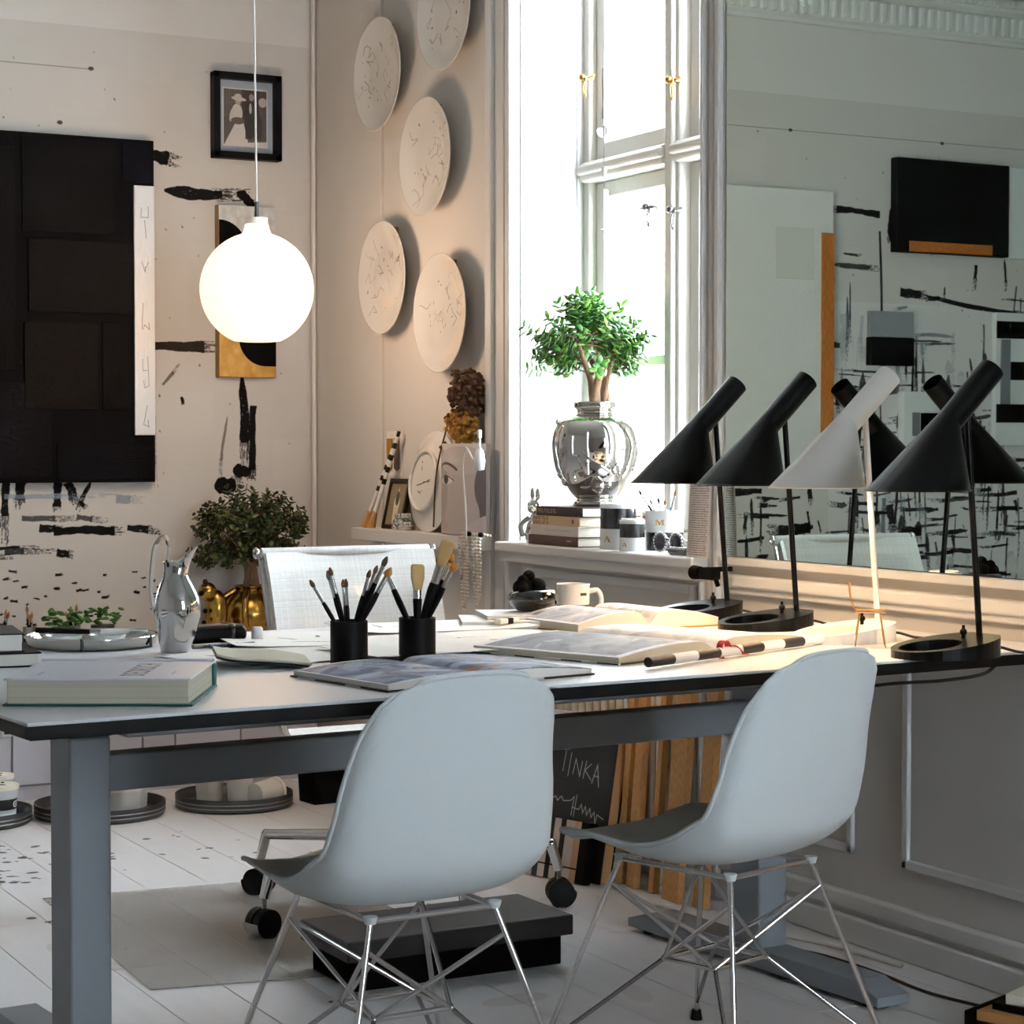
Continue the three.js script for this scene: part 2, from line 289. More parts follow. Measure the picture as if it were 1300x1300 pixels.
{
  const f = struct('floor', null);
  part('subfloor', span(XL - T, XR + T, -0.2, -0.02, ZF - T, ZB + T), std({ color: '#8a8580', roughness: 1 }), f);
  const bw = 0.165; let k = 0;
  for (let x = 1.19 - 21 * bw; x < XR; x += bw, k++) {
    const cut = [-5.1, -3.4, -4.4, -2.6][k % 4];
    for (const [a, b] of [[ZF, cut], [cut, ZB]]) {
      const x0 = Math.max(XL, x) + 0.0006, x1 = Math.min(XR, x + bw) - 0.0006; if (x1 - x0 < 0.02) continue;
      const lift = R(-0.0008, 0);
      const g = clean(rspan(x0, x1, -0.02, lift, a + 0.001, b - 0.001, 0.002)), p = g.attributes.position, u = g.attributes.uv;
      for (let i = 0; i < p.count; i++) u.setXY(i, (p.getX(i) - 0.4) / 2.6, 1 - (p.getZ(i) + 7) / 5.2);
      part('plank', g, M.floor, f);
    }
  }
}
// --- mouldings: cornice along the far wall (seen in the mirror), baseboards, dado
{
  const prof = [[0, 2.876], [0.03, 2.876], [0.034, 2.89], [0.05, 2.9], [0.075, 2.985], [0.12, 3.0], [0.125, 3.05], [0.16, 3.055], [0.165, 3.12], [0, 3.12]];
  const g = extrude(prof, XR - XL).rotateY(PI / 2).scale(1, 1, -1);
  const gg = extrude(prof.map(([a, b]) => [a, b]), XR - XL); gg.applyMatrix4(new THREE.Matrix4().makeBasis(V(0, 0, 1), V(0, 1, 0), V(1, 0, 0))); gg.translate(XL, 0, ZF);
  const c = struct('trim_3', flip(mergeVertices(gg)), M.plaster);
  const flute = rbox(0.03, 0.085, 0.02, 0.009), dent = box(0.02, 0.028, 0.03);
  const rest = [], dents = [];
  for (let x = XL + 0.05, i = 0; x < XR; x += 0.05) {
    const q = moved(flute, [x, 2.945, ZF + 0.068], 0, 0.30, -0.18);
    if (x > -0.75 && x < 1.25) part('flute', q, M.plaster, c); else rest.push(q);
  }
  for (let x = XL + 0.05; x < XR; x += 0.036) dents.push(moved(dent, [x, 3.025, ZF + 0.135]));
  const s = part('fluting', rest, M.plaster, c); s.userData.kind = 'stuff';
  const d = part('dentils', dents, M.plaster, c); d.userData.kind = 'stuff';
}
struct('baseboard_right', [rspan(XR - 0.028, XR, 0.075, 0.113, ZF, ZB, 0.006), rspan(XR - 0.016, XR, 0.05, 0.08, ZF, ZB, 0.003), rspan(XR - 0.032, XR, 0, 0.062, ZF, ZB, 0.006)], M.white);
struct('baseboard_far', rspan(XL, XR, 0, 0.11, ZF, ZF + 0.02, 0.005), M.white);
struct('trim_4', [rspan(XR - 0.03, XR, 0.79, 0.822, -4.376, ZB, 0.008), rspan(XR - 0.018, XR, 0.772, 0.792, -4.376, ZB, 0.006)], M.white);  // dado rail
{
  const t = struct('trim_5', null);                        // raised panels of the dado
  const panel = (z0, z1, y0, y1) => {
    const w = 0.022, d = 0.012;
    part('panel_moulding', [rspan(XR - d, XR, y0, y0 + w, z0, z1, 0.004), rspan(XR - d, XR, y1 - w, y1, z0, z1, 0.004), rspan(XR - d, XR, y0, y1, z0, z0 + w, 0.004), rspan(XR - d, XR, y0, y1, z1 - w, z1, 0.004)], M.white, t);
  };
  panel(-4.3, -3.86, 0.2, 0.72); panel(-3.68, -2.5, 0.2, 0.72);
}
// --- windows
function sash(parent, x, z0, z1, y0, y1, bars = [], latch) {
  const s = new THREE.Group(); s.name = 'sash'; parent.add(s);
  const w = 0.048, d = 0.045;
  part('stile', rspan(x, x + d, y0, y1, z0, z0 + w, 0.006), M.window, s); part('stile', rspan(x, x + d, y0, y1, z1 - w, z1, 0.006), M.window, s);
  part('rail', rspan(x, x + d, y0, y0 + w * 1.2, z0 + w, z1 - w, 0.006), M.window, s); part('rail', rspan(x, x + d, y1 - w, y1, z0 + w, z1 - w, 0.006), M.window, s);
  let a = y0 + w * 1.2;
  for (const b of [...bars, y1 - w]) {
    part('pane', span(x + 0.02, x + 0.024, a, b - 0.001, z0 + w, z1 - w), M.glass, s);
    if (b < y1 - w) part('glazing_bar', rspan(x, x + d, b, b + 0.03, z0 + w, z1 - w, 0.005), M.window, s);
    a = b + 0.03;
  }
  // slim inner bead, as on the double glazed casements
  part('bead', [span(x + 0.045, x + 0.06, y0, y1, z0 + w + 0.012, z0 + w + 0.02), span(x + 0.045, x + 0.06, y0, y1, z1 - w - 0.02, z1 - w - 0.012)], M.steel, s);
  return s;
}
function windowUnit(n, z0, z1, near) {
  const g = struct(`window_${n}`, null), x = 3.18, mz = (z0 + z1) / 2, j = 0.04;
  part('reveal', [span(XR, XR + T, SILL, HEAD, z0 - 0.01, z0 + 0.008), span(XR, XR + T, SILL, HEAD, z1 - 0.008, z1 + 0.01), span(XR, XR + T, HEAD - 0.008, HEAD + 0.01, z0, z1)], M.white, g);
  part('reveal_panel_moulding', [rspan(XR + 0.055, XR + 0.065, SILL, HEAD, z0, z0 + 0.006, 0.002), rspan(3.14, 3.15, SILL, HEAD, z0, z0 + 0.012, 0.003)], M.white, g);
  part('frame', [rspan(x - 0.015, x + 0.09, SILL, HEAD, z0, z0 + j, 0.006), rspan(x - 0.015, x + 0.09, SILL, HEAD, z1 - j, z1, 0.006), rspan(x - 0.015, x + 0.09, HEAD - j, HEAD, z0, z1, 0.006), rspan(x - 0.015, x + 0.09, SILL, SILL + j, z0, z1, 0.006)], M.window, g);
  part('mullion', [rspan(x - 0.025, x + 0.09, SILL + j, HEAD - j, mz - 0.04, mz + 0.04, 0.012), rspan(x - 0.04, x, SILL + j, HEAD - j, mz - 0.022, mz + 0.022, 0.012)], M.window, g);
  for (const [a, b] of [[z0 + j, mz - 0.04], [mz + 0.04, z1 - j]]) {
    part('transom', [rspan(x - 0.04, x + 0.09, 1.935, 1.995, a - 0.02, b + 0.02, 0.014), rspan(x - 0.055, x, 1.955, 1.985, a - 0.02, b + 0.02, 0.012)], M.window, g);
    sash(g, x + 0.01, a, b, SILL + j, 1.935, [1.375]); sash(g, x + 0.01, a, b, 1.995, HEAD - j);
  }
  part('sill', [rspan(XR - 0.075, x, SILL - 0.03, SILL, z0 - 0.025, z1 + 0.02, 0.008), rspan(XR - 0.06, XR + 0.01, SILL - 0.06, SILL - 0.028, z0 - 0.02, z1 + 0.015, 0.006)], M.white, g);
  // stepped casing
  const cas = (zA, zB, y0, y1) => [rspan(XR - 0.02, XR + 0.004, y0, y1, zA, zA + (zB - zA) * 0.95, 0.004), rspan(XR - 0.034, XR + 0.003, y0, y1 - 0.001, zA + (zB - zA) * 0.08, zA + (zB - zA) * 0.3, 0.005), rspan(XR - 0.028, XR + 0.002, y0, y1 - 0.002, zA + (zB - zA) * 0.55, zA + (zB - zA) * 0.7, 0.004), rspan(XR - 0.04, XR + 0.012, y0, y1 - 0.003, zA + (zB - zA) * 0.86, zB, 0.005)];
  part('casing', [...cas(z0 - 0.178, z0 + 0.004, 0, HEAD + 0.17), ...cas(z1 + near, z1 - 0.004, 0, HEAD + 0.17), rspan(XR - 0.03, XR, HEAD, HEAD + 0.17, z0 - 0.17, z1 + near, 0.006)], M.white, g);
  return g;
}
const win = windowUnit(1, -5.5, -4.46, 0.08);
{ const w = windowUnit(2, -1.0, -0.05, 0.16); w.rotation.y = -PI / 2; w.position.set(1.75, 0, ZB - XR); }   // in the wall behind the camera
{  // brass stay hooks on the middle post and jamb
  const hook = (y, z, s) => [rod([3.155, y, z], [3.12, y, z], 0.006), sph(0.011, 3.118, y, z, 10), rod([3.14, y, z - 0.02 * s], [3.13, y, z + 0.05 * s], 0.004), wire([[3.125, y, z + 0.01], [3.115, y - 0.03, z + 0.012], [3.12, y - 0.06, z + 0.015], [3.115, y - 0.03, z + 0.025], [3.125, y, z + 0.012]], 0.0025, 20, 6)];
  part('stay_hook', hook(2.16, -4.94, 1), M.brass, win); part('stay_hook', hook(1.80, -4.93, 1), M.steel, win); part('stay_hook', hook(1.12, -4.93, 1), M.brass, win); part('stay_hook', hook(2.24, -5.42, 1), M.brass, win); part('stay_hook', hook(1.82, -5.06, -1), M.steel, win);
}
struct('trim_6', [rspan(XR - 0.012, XR, 0.2, 0.225, -5.42, -4.55, 0.004), rspan(XR - 0.012, XR, 0.76, 0.785, -5.42, -4.55, 0.004), rspan(XR - 0.012, XR, 0.2, 0.785, -5.44, -5.415, 0.004), rspan(XR - 0.012, XR, 0.2, 0.785, -4.55, -4.525, 0.004)], M.white);

// --- house across the yard: pale render and a tiled roof
{
  const h = thing('house', 'pale house with a tiled roof across the yard outside the window', 'house', [0, 0, 0]);
  const render = std({ color: '#e6e6e4', roughness: 0.9 }), tile = std({ color: '#c9cbcc', roughness: 0.8 });
  part('wall', span(12, 17, -6, 0.0, -28, -2), render, h);
  const slope = (t) => [11.7 + 5.0 * t, -0.1 + 2.9 * t];
  const ribs = [];
  for (let i = 0; i < 26; i++) { const [x, y] = slope(i / 26); ribs.push(moved(box(0.14, 0.05, 26), [x, y + 0.09, -15], 0, 0, 0.525)); }
  const rows = part('roof', moved(box(6.0, 0.12, 26), [14.2, 1.38, -15], 0, 0, 0.525), tile, h);
  const rr = part('tile_courses', ribs, tile, rows); rr.userData.kind = 'stuff';
  for (const z of [-20, -16, -12, -8]) { const w = part('window', span(11.97, 12.02, -2.2, -0.8, z, z + 1), std({ color: '#aeb6bd', roughness: 0.3 }), h); part('window_frame', span(11.94, 11.99, -2.25, -0.75, z + 0.47, z + 0.53), render, w); }
}
// --- the mirror on the right wall
{
  const m = thing('wall_mirror', 'large frameless wall mirror above the dado beside the window', 'mirror', [0, 0, 0]);
  part('mirror_glass', span(XR - 0.02, XR - 0.012, 0.868, 2.66, -4.372, -2.62), M.mirror, m);
  part('backing', span(XR - 0.0115, XR, 0.866, 2.662, -4.375, -2.617), std({ color: '#6d6a66', roughness: 0.7 }), m);
  part('ledge', rspan(XR - 0.034, XR, 0.846, 0.866, -4.376, -2.6, 0.004), M.white, m);
}

// ================================================================ FURNITURE
// --- the long desk: its top lies at 0.74 m and is turned a little from the walls
const DESK = 0.74, DA = 0.075;                    // height, turn
const desk = thing('desk', 'long white desk with black edge on grey steel T-legs', 'desk', [0.786, 0, -2.969], DA);
{
  const L = 2.155, W = 1.22;                      // own axes: x along the front edge, -z to the back
  part('desk_top', rspan(0.004, L - 0.004, DESK - 0.006, DESK, -W + 0.004, -0.004, 0.0015), M.top, desk);
  const edge = extrude([[0, 0], [L, 0], [L, W], [0, W]], 0.016, 0).rotateX(-PI / 2).translate(0, DESK - 0.0215, 0);
  part('edge_band', edge, M.deskEdge, desk);
  const under = extrude([[0.012, 0.012], [L - 0.012, 0.012], [L - 0.012, W - 0.012], [0.012, W - 0.012]], 0.006, 0).rotateX(-PI / 2).translate(0, DESK - 0.0275, 0);
  part('underside', under, M.deskEdge, desk);
  for (const z of [-0.235, -0.98]) part('side_rail', rspan(0.24, L - 0.35, 0.676, 0.7125, z - 0.02, z + 0.02, 0.004), M.greyMetal, desk);
  for (const x of [0.33, 1.885]) {
    const leg = part('leg_post', rbox(0.078, 0.585, 0.1, 0.006, x, 0.04 + 0.585 / 2, -0.66), M.greyMetal, desk);
    part('post_cap', rbox(0.082, 0.01, 0.104, 0.003, x, 0.63, -0.66), M.blackMatte, leg);
    part('telescope', cyl(0.026, 0.026, 0.075, x, 0.635, -0.66), M.steel, leg);
    part('cross_arm', rspan(x - 0.035, x + 0.035, 0.695, 0.7125, -1.1, -0.14, 0.004), M.blackMatte, leg);
    const foot = extrude([[-0.43, 0.012], [0.43, 0.012], [0.43, 0.028], [0.36, 0.05], [-0.36, 0.05], [-0.43, 0.028]], 0.082, 0.002).rotateY(PI / 2).translate(x - 0.041, 0, -0.66);
    part('foot', foot, M.greyMetal, desk);
    for (const z of [-0.28, -1.04]) part('glide', cyl(0.03, 0.03, 0.012, x, 0, z), M.black, desk);
  }
  part('beam', rspan(0.36, 1.85, 0.52, 0.588, -0.685, -0.635, 0.005), M.greyMetal, desk);
}
// --- moulded shell chairs on wire bases
function shellChair(label, pos, turn) {
  const c = thing('shell_chair', label, 'chair', pos, turn, 'moulded shell chairs at the desk');
  // own axes: the sitter faces -z
  const prof = new THREE.CatmullRomCurve3([V(0, 0.404, -0.25), V(0, 0.419, -0.226), V(0, 0.418, -0.16), V(0, 0.4, -0.05), V(0, 0.395, 0.05), V(0, 0.41, 0.125), V(0, 0.455, 0.185), V(0, 0.53, 0.212), V(0, 0.63, 0.232), V(0, 0.73, 0.252), V(0, 0.787, 0.265)], false, 'centripetal');
  const half = (t) => { const k = [[0, 0.13], [0.035, 0.178], [0.12, 0.195], [0.3, 0.208], [0.45, 0.212], [0.6, 0.207], [0.75, 0.192], [0.88, 0.172], [0.95, 0.155], [0.985, 0.134], [1, 0.102]]; let i = 0; while (i < k.length - 2 && t > k[i + 1][0]) i++; const a = k[i], b = k[i + 1]; return a[1] + (b[1] - a[1]) * (t - a[0]) / (b[0] - a[0]); };
  const bump = (t, c0, w) => Math.exp(-(((t - c0) / w) ** 2));
  const f = (u, v) => {
    const p = prof.getPointAt(v), tan = prof.getTangentAt(v), s = u * 2 - 1, x = half(v) * Math.sin(s * PI / 2 * 0.985) ;
    // curl of the sides along the inward normal of the profile (up on the seat, forward on the back)
    const nrm = V(0, -tan.z, tan.y).normalize(); if (nrm.y < 0 && v < 0.4) nrm.multiplyScalar(-1);
    const n = V(0, tan.z, -tan.y).normalize();
    const curl = (0.012 + 0.062 * bump(v, 0.5, 0.2) + 0.034 * bump(v, 0.8, 0.16) + 0.012 * bump(v, 0.2, 0.14)) * Math.pow(Math.abs(s), 2.6);
    const drop = 0.024 * Math.pow(Math.abs(s), 2.4) * Math.max(0, (v - 0.86) / 0.14);
    return [x, p.y + n.y * curl - drop, p.z + n.z * curl];
  };
  part('seat_shell', shell(f, 32, 60, 0.006), M.shellWhite, c);
  part('rim', wire([...Array.from({ length: 60 }, (_, i) => f(0, i / 59)), ...Array.from({ length: 16 }, (_, i) => f((i + 1) / 17, 1)), ...Array.from({ length: 60 }, (_, i) => f(1, 1 - i / 59)), ...Array.from({ length: 16 }, (_, i) => f(1 - (i + 1) / 17, 0))], 0.0045, 300, 6, true), M.shellWhite, c);
  const r = 0.0052, top = 0.385;
  const sx = [-1, 1, 1, -1], sz = [-1, -1, 1, 1];
  const mount = sx.map((a, i) => [a * 0.115, top, sz[i] * 0.13 - 0.01]), foot = sx.map((a, i) => [a * 0.225, 0.012, sz[i] * 0.235 - 0.01]), node = sx.map((a, i) => [a * 0.072, 0.205, sz[i] * 0.06 - 0.01]);
  for (let i = 0; i < 4; i++) {
    const j = (i + 1) % 4, k = (i + 3) % 4;
    part('shock_mount', cyl(0.009, 0.012, 0.012, mount[i][0], top - 0.004, mount[i][2], 16), M.shellWhite, c);
    const leg = part('leg', [rod(mount[i], foot[i], r), sph(r, ...mount[i], 8)], M.chrome, c);
    part('glide', cyl(0.012, 0.009, 0.02, foot[i][0], 0, foot[i][2], 12), M.black, leg);
    const at = (A, B, t) => A.map((q, n) => q + (B[n] - q) * t);
    part('brace', polyline([at(mount[i], foot[i], 0.12), node[j], at(mount[j], foot[j], 0.93)], r * 0.8), M.chrome, c);
    part('brace', polyline([at(mount[i], foot[i], 0.12), node[k], at(mount[k], foot[k], 0.93)], r * 0.8), M.chrome, c);
  }
  part('wire_ring', [...[0, 1, 2, 3].map((i) => rod(node[i], node[(i + 1) % 4], r)), ...node.map((n) => sph(r * 1.3, ...n, 8))], M.chrome, c);
  part('seat_frame', [...[0, 1, 2, 3].map((i) => rod(mount[i], mount[(i + 1) % 4], r))], M.chrome, c);
  return c;
}
shellChair('white moulded shell chair in front of the black lidded box', [1.455, 0, -3.14], 0.06);
shellChair('white moulded shell chair turned towards the radiator beside the black table lamps', [2.115, 0, -3.17], 0.29);

// --- fabric office chair behind the desk
{
  const c = thing('office_chair', 'cream fabric office chair with clear plastic over its back', 'chair', [2.145, 0, -4.64], 0.02);
  const back = (u, v) => { const x = (u - 0.5) * 0.47, y = 0.46 + 0.415 * v; return [x, y, -0.19 - 0.1 * v * v + 0.03 * Math.pow((u - 0.5) * 2, 2)]; };
  part('back_panel', shell(back, 16, 16, 0.012), M.fabric, c);
  part('top_roll', [moved(new THREE.CylinderGeometry(0.013, 0.013, 0.47, 16), [0, 0.873, -0.292], 0, 0, PI / 2)], M.fabric, c);
  for (const s of [-1, 1]) {
    const rail = part('side_rail', wire([[s * 0.226, 0.866, -0.306], [s * 0.226, 0.7, -0.252], [s * 0.228, 0.5, -0.2], [s * 0.245, 0.43, -0.1], [s * 0.245, 0.43, 0.1], [s * 0.245, 0.42, 0.24]], 0.011, 40, 10), M.chrome, c);
    part('end_cap', moved(new THREE.TorusGeometry(0.01, 0.005, 10, 20), [s * 0.248, 0.873, -0.292], PI / 2), M.chrome, rail);
  }
  part('seat', shell((u, v) => [(u - 0.5) * 0.47, 0.43 - 0.02 * Math.sin(v * PI) + (v > 0.9 ? -(v - 0.9) * 0.3 : 0), -0.16 + 0.42 * v], 10, 14, 0.014), M.fabric, c);
  const sheet = (u, v) => { const a = back(0.1 + u * 0.82, 0.18 + v * 0.68); return [a[0], a[1] + 0.012 * Math.sin(u * 5), a[2] + 0.013 + 0.007 * Math.sin(u * 9 + v * 4) * Math.sin(v * 7)]; };
  part('plastic_cover', surface(sheet, 24, 20), M.plastic, c);
  part('column', cyl(0.025, 0.025, 0.3, 0, 0.12, 0), M.chrome, c);
  part('seat_spider', [rod([0, 0.4, 0], [0.235, 0.42, 0.05], 0.012), rod([0, 0.4, 0], [-0.235, 0.42, 0.05], 0.012)], M.chrome, c);
  for (let i = 0; i < 5; i++) {
    const a = 3.40 - i * PI * 0.4, dx = Math.cos(a), dz = -Math.sin(a), at = (r, y) => [dx * r, y, dz * r];
    const arm = part('base_arm', [rod(at(0.02, 0.185), at(0.385, 0.155), 0.017, 12, 0.013), sph(0.0145, ...at(0.385, 0.155), 12), rod(at(0.385, 0.155), at(0.405, 0.09), 0.014, 12, 0.012)], M.chrome, c);
    part('castor_stem', rod(at(0.405, 0.095), at(0.405, 0.065), 0.006), M.steel, arm);
    for (const s of [-1, 1]) part('castor_wheel', moved(new THREE.CylinderGeometry(0.034, 0.034, 0.022, 24).rotateX(PI / 2), [dx * 0.408 - dz * s * 0.015, 0.0345, dz * 0.408 + dx * s * 0.015], a), M.black, arm);
    part('castor_hood', moved(new THREE.CylinderGeometry(0.038, 0.038, 0.056, 24, 1, true, -0.6, 2.2).rotateX(PI / 2), [dx * 0.408, 0.037, dz * 0.408], a), M.chrome, arm);
  }
}
// --- clear floor mat
single('floor_mat', 'clear plastic mat lying on the white floorboards under the office chair', 'mat', extrude([[1.37, 4.19], [2.13, 4.05], [2.15, 5.1], [1.41, 5.17]].map(([x, z]) => [x, z]), 0.002, 0.0004).rotateX(-PI / 2).translate(0, 0.0016, 0), phy({ color: '#c6c4be', roughness: 0.25, transparent: true, opacity: 0.4 }));
// --- low sideboard along the far wall
{
  const s = thing('sideboard', 'low pale sideboard along the paint-marked wall', 'sideboard', [0, 0, 0]);
  const lav = std({ color: '#d3d2dc', roughness: 0.5 });
  part('carcass', span(-0.2, 2.78, 0.04, 0.47, -7.02, -6.68), lav, s);
  part('sideboard_top', rspan(-0.22, 2.8, 0.47, 0.495, -7.03, -6.64, 0.004), M.white, s);
  const cuts = [-0.2, 0.25, 0.7, 1.15, 1.5, 1.72, 1.93, 2.155, 2.268, 2.5, 2.78];
  for (let i = 0; i + 1 < cuts.length; i++) part('door', rspan(cuts[i] + 0.003, cuts[i + 1] - 0.003, 0.05, 0.462, -6.68, -6.662, 0.003), lav, s);
  part('plinth', span(-0.19, 2.77, 0, 0.045, -7.0, -6.672), lav, s);
}
// --- radiator under the window
{
  const r = thing('radiator', 'cream column radiator under the window sill', 'radiator', [0, 0, 0]);
  const m = std({ color: '#e4d8c4', roughness: 0.45 });
  for (let i = 0; i < 22; i++) { const z = -5.4 + i * 0.04; part('radiator_column', [rspan(2.84, 2.872, 0.13, 0.6, z, z + 0.026, 0.012), rspan(2.885, 2.915, 0.13, 0.6, z, z + 0.026, 0.012), rspan(2.84, 2.915, 0.56, 0.605, z, z + 0.024, 0.011), rspan(2.84, 2.915, 0.125, 0.17, z, z + 0.024, 0.011)], m, r); }
  part('header_pipe', rod([2.877, 0.15, -5.42], [2.877, 0.15, -4.42], 0.014, 12), m, r); part('header_pipe', rod([2.877, 0.58, -5.42], [2.877, 0.58, -4.5], 0.012, 12), m, r);
  part('valve', [sph(0.024, 2.877, 0.15, -4.45, 14), sph(0.02, 2.877, 0.15, -4.41, 14), rod([2.877, 0.15, -4.42], [2.877, 0.0, -4.42], 0.009, 10)], m, r);
  for (const z of [-5.3, -4.6]) part('foot', rspan(2.85, 2.905, 0, 0.13, z, z + 0.03, 0.006), m, r);
}
// --- pendant globe
{
  const G = thing('pendant_lamp', 'white opal glass globe pendant lamp hanging on a thin cord', 'lamp', [2.348, 1.63, -6.1]);
  const r = 0.176;
  const pts = []; for (let i = 0; i <= 40; i++) { const a = -PI / 2 + 0.42 + (PI - 0.42 - 0.3) * i / 40; pts.push([r * Math.cos(a) * 1.0, r * Math.sin(a) * 1.0]); }
  const globePts = [[0.001, pts[0][1] - 0.002], [0.05, pts[0][1] - 0.002], ...pts, [0.045, 0.172], [0.04, 0.184], [0.036, 0.2], [0.001, 0.2]];
  const opal = std({ color: '#fff6e8', emissive: new THREE.Color(1.0, 0.86, 0.66), emissiveIntensity: 1.1, roughness: 0.25 });
  part('lamp_globe', lathe(globePts, 56), opal, G);
  part('neck', cyl(0.036, 0.034, 0.02, 0, 0.2, 0), M.white, G);
  part('cord_grip', cyl(0.008, 0.005, 0.05, 0, 0.22, 0, 12), M.tinDark, G);
  part('cord', rod([0, 0.26, 0], [-0.012, YC - 1.63, 0], 0.0035, 8), M.whiteCable, G);
  const l = new THREE.PointLight(new THREE.Color(1.0, 0.65, 0.41), GLOBE_POWER, 0, 2); l.name = 'pendant_light'; l.castShadow = true; l.shadow.radius = 7; G.add(l);
}
// --- clear bulb that the mirror shows
{
  const b = thing('bulb_pendant', 'clear glass bulb hanging under the ceiling seen in the mirror', 'lamp', [1.87, 2.57, -5.5]);
  part('bulb_glass', lathe(smoothPts([[0.001, -0.05], [0.03, -0.042], [0.046, -0.01], [0.04, 0.022], [0.018, 0.05], [0.016, 0.07]], 30), 32), phy({ color: '#ffffff', transmission: 1, roughness: 0, thickness: 0 }), b);
  part('bulb_socket', cyl(0.018, 0.018, 0.06, 0, 0.07, 0), M.brass, b);
  part('cord', rod([0, 0.13, 0], [0, YC - 2.57, 0], 0.003), M.blackMatte, b);
}
// --- four angled table lamps with conical shades
function tableLamp(label, pos, turn, m, lit = 1) {
  const o = thing('table_lamp', label, 'lamp', pos, turn, 'table lamps in a row along the mirror');
  // own axes: +x towards the tip of the shade; the stem stands at the origin
  const n = 40, base = ring(n, 0.112, 0.088, 0.083, 0).map(([x, y]) => [Math.max(x, -0.018), y]);
  const g = extrude(base, 1, 0, [ring(32, 0.062, 0.056, 0.12, 0).reverse()]).rotateX(-PI / 2), p = g.attributes.position;
  for (let i = 0; i < p.count; i++) { const t = (0.195 - p.getX(i)) / 0.215; p.setY(i, p.getY(i) < 0.5 ? 0 : 0.014 + 0.026 * Math.max(0, t)); }
  g.computeVertexNormals();
  const bs = part('lamp_base', g, m, o);
  part('base_floor', extrude(ring(32, 0.064, 0.058, 0.12, 0), 0.003).rotateX(-PI / 2).translate(0, 0.0005, 0), m, bs);
  part('switch', [cyl(0.004, 0.004, 0.016, 0.04, 0.03, 0.0, 10), sph(0.007, 0.04, 0.045, 0, 10), cyl(0.003, 0.003, 0.01, 0.04, 0.048, 0, 8)], M.black, bs);
  part('stem', rod([0, 0.03, 0], [0.036, 0.475, 0], 0.0062, 12), m, o);
  // shade: a tube that opens into a slanted cone
  const A = V(-0.026, 0.548, 0), J = V(0.078, 0.447, 0), ax = J.clone().sub(A).normalize(), e = V(-ax.y, ax.x, 0), tr = 0.0255;
  const RC = V(0.152, 0.317, 0), RR = 0.0985;
  const tubeAt = (u, c) => { const a = u * 2 * PI; return [c.x + e.x * tr * Math.cos(a), c.y + e.y * tr * Math.cos(a), tr * Math.sin(a)]; };
  const rimAt = (u) => { const a = u * 2 * PI; return [RC.x + RR * Math.cos(a), RC.y, RR * Math.sin(a)]; };
  const cone = (u, v) => { const a = tubeAt(u, J), b = rimAt(u); return a.map((q, k) => q + (b[k] - q) * v); };
  part('shade_tube', [surface((u, v) => tubeAt(u, A.clone().lerp(J, v)), 36, 4), new THREE.CircleGeometry(tr, 36).applyMatrix4(new THREE.Matrix4().makeBasis(e, V(0, 0, 1), ax.clone().negate()).setPosition(A))], m, o);
  const sh = part('shade', surface(cone, 48, 8), m, o);
  part('shade_lining', surface((u, v) => { const q = cone(u, v * 0.995); const d = V(q[0], q[1], q[2]), c = J.clone().lerp(RC, v); d.lerp(c, 0.025); return [d.x, d.y, d.z]; }, 48, 8), M.lampInside, sh);
  part('shade_rim', wire(Array.from({ length: 40 }, (_, i) => rimAt(i / 40)), 0.0016, 120, 6, true), m, sh);
  const bulb = std({ color: '#fff2dd', emissive: new THREE.Color(1, 0.78, 0.5), emissiveIntensity: 6, roughness: 0.4 });
  part('bulb', sph(0.022, 0.118, 0.37, 0, 18), bulb, o);
  const l = new THREE.PointLight(new THREE.Color(1.0, 0.68, 0.40), LAMP_POWER * lit, 0, 2); l.name = 'table_light'; l.position.set(0.118, 0.37, 0); l.castShadow = true; l.shadow.radius = 1.0; o.add(l);
  part('cord', wire([[-0.018, 0.01, 0], [-0.05, 0.012, 0.005], [-0.075, 0.004, -0.02], [-0.09, 0.003, -0.06]], 0.0028, 20, 6), M.cable, o);
  return o;
}
tableLamp('black angled table lamp nearest the printed sheet by the window', [2.755, DESK, -4.10], PI + 0.0, M.lampBlack);
tableLamp('black angled table lamp standing between two others, before the white one', [2.728, DESK, -3.785], PI + 0.0, M.lampBlack);
tableLamp('white angled table lamp with conical shade', [2.70, DESK, -3.46], PI - 0.05, M.lampWhite);
tableLamp('black angled table lamp right beside the small brass chair', [2.675, DESK, -3.115], PI + 0.0, M.lampBlack);

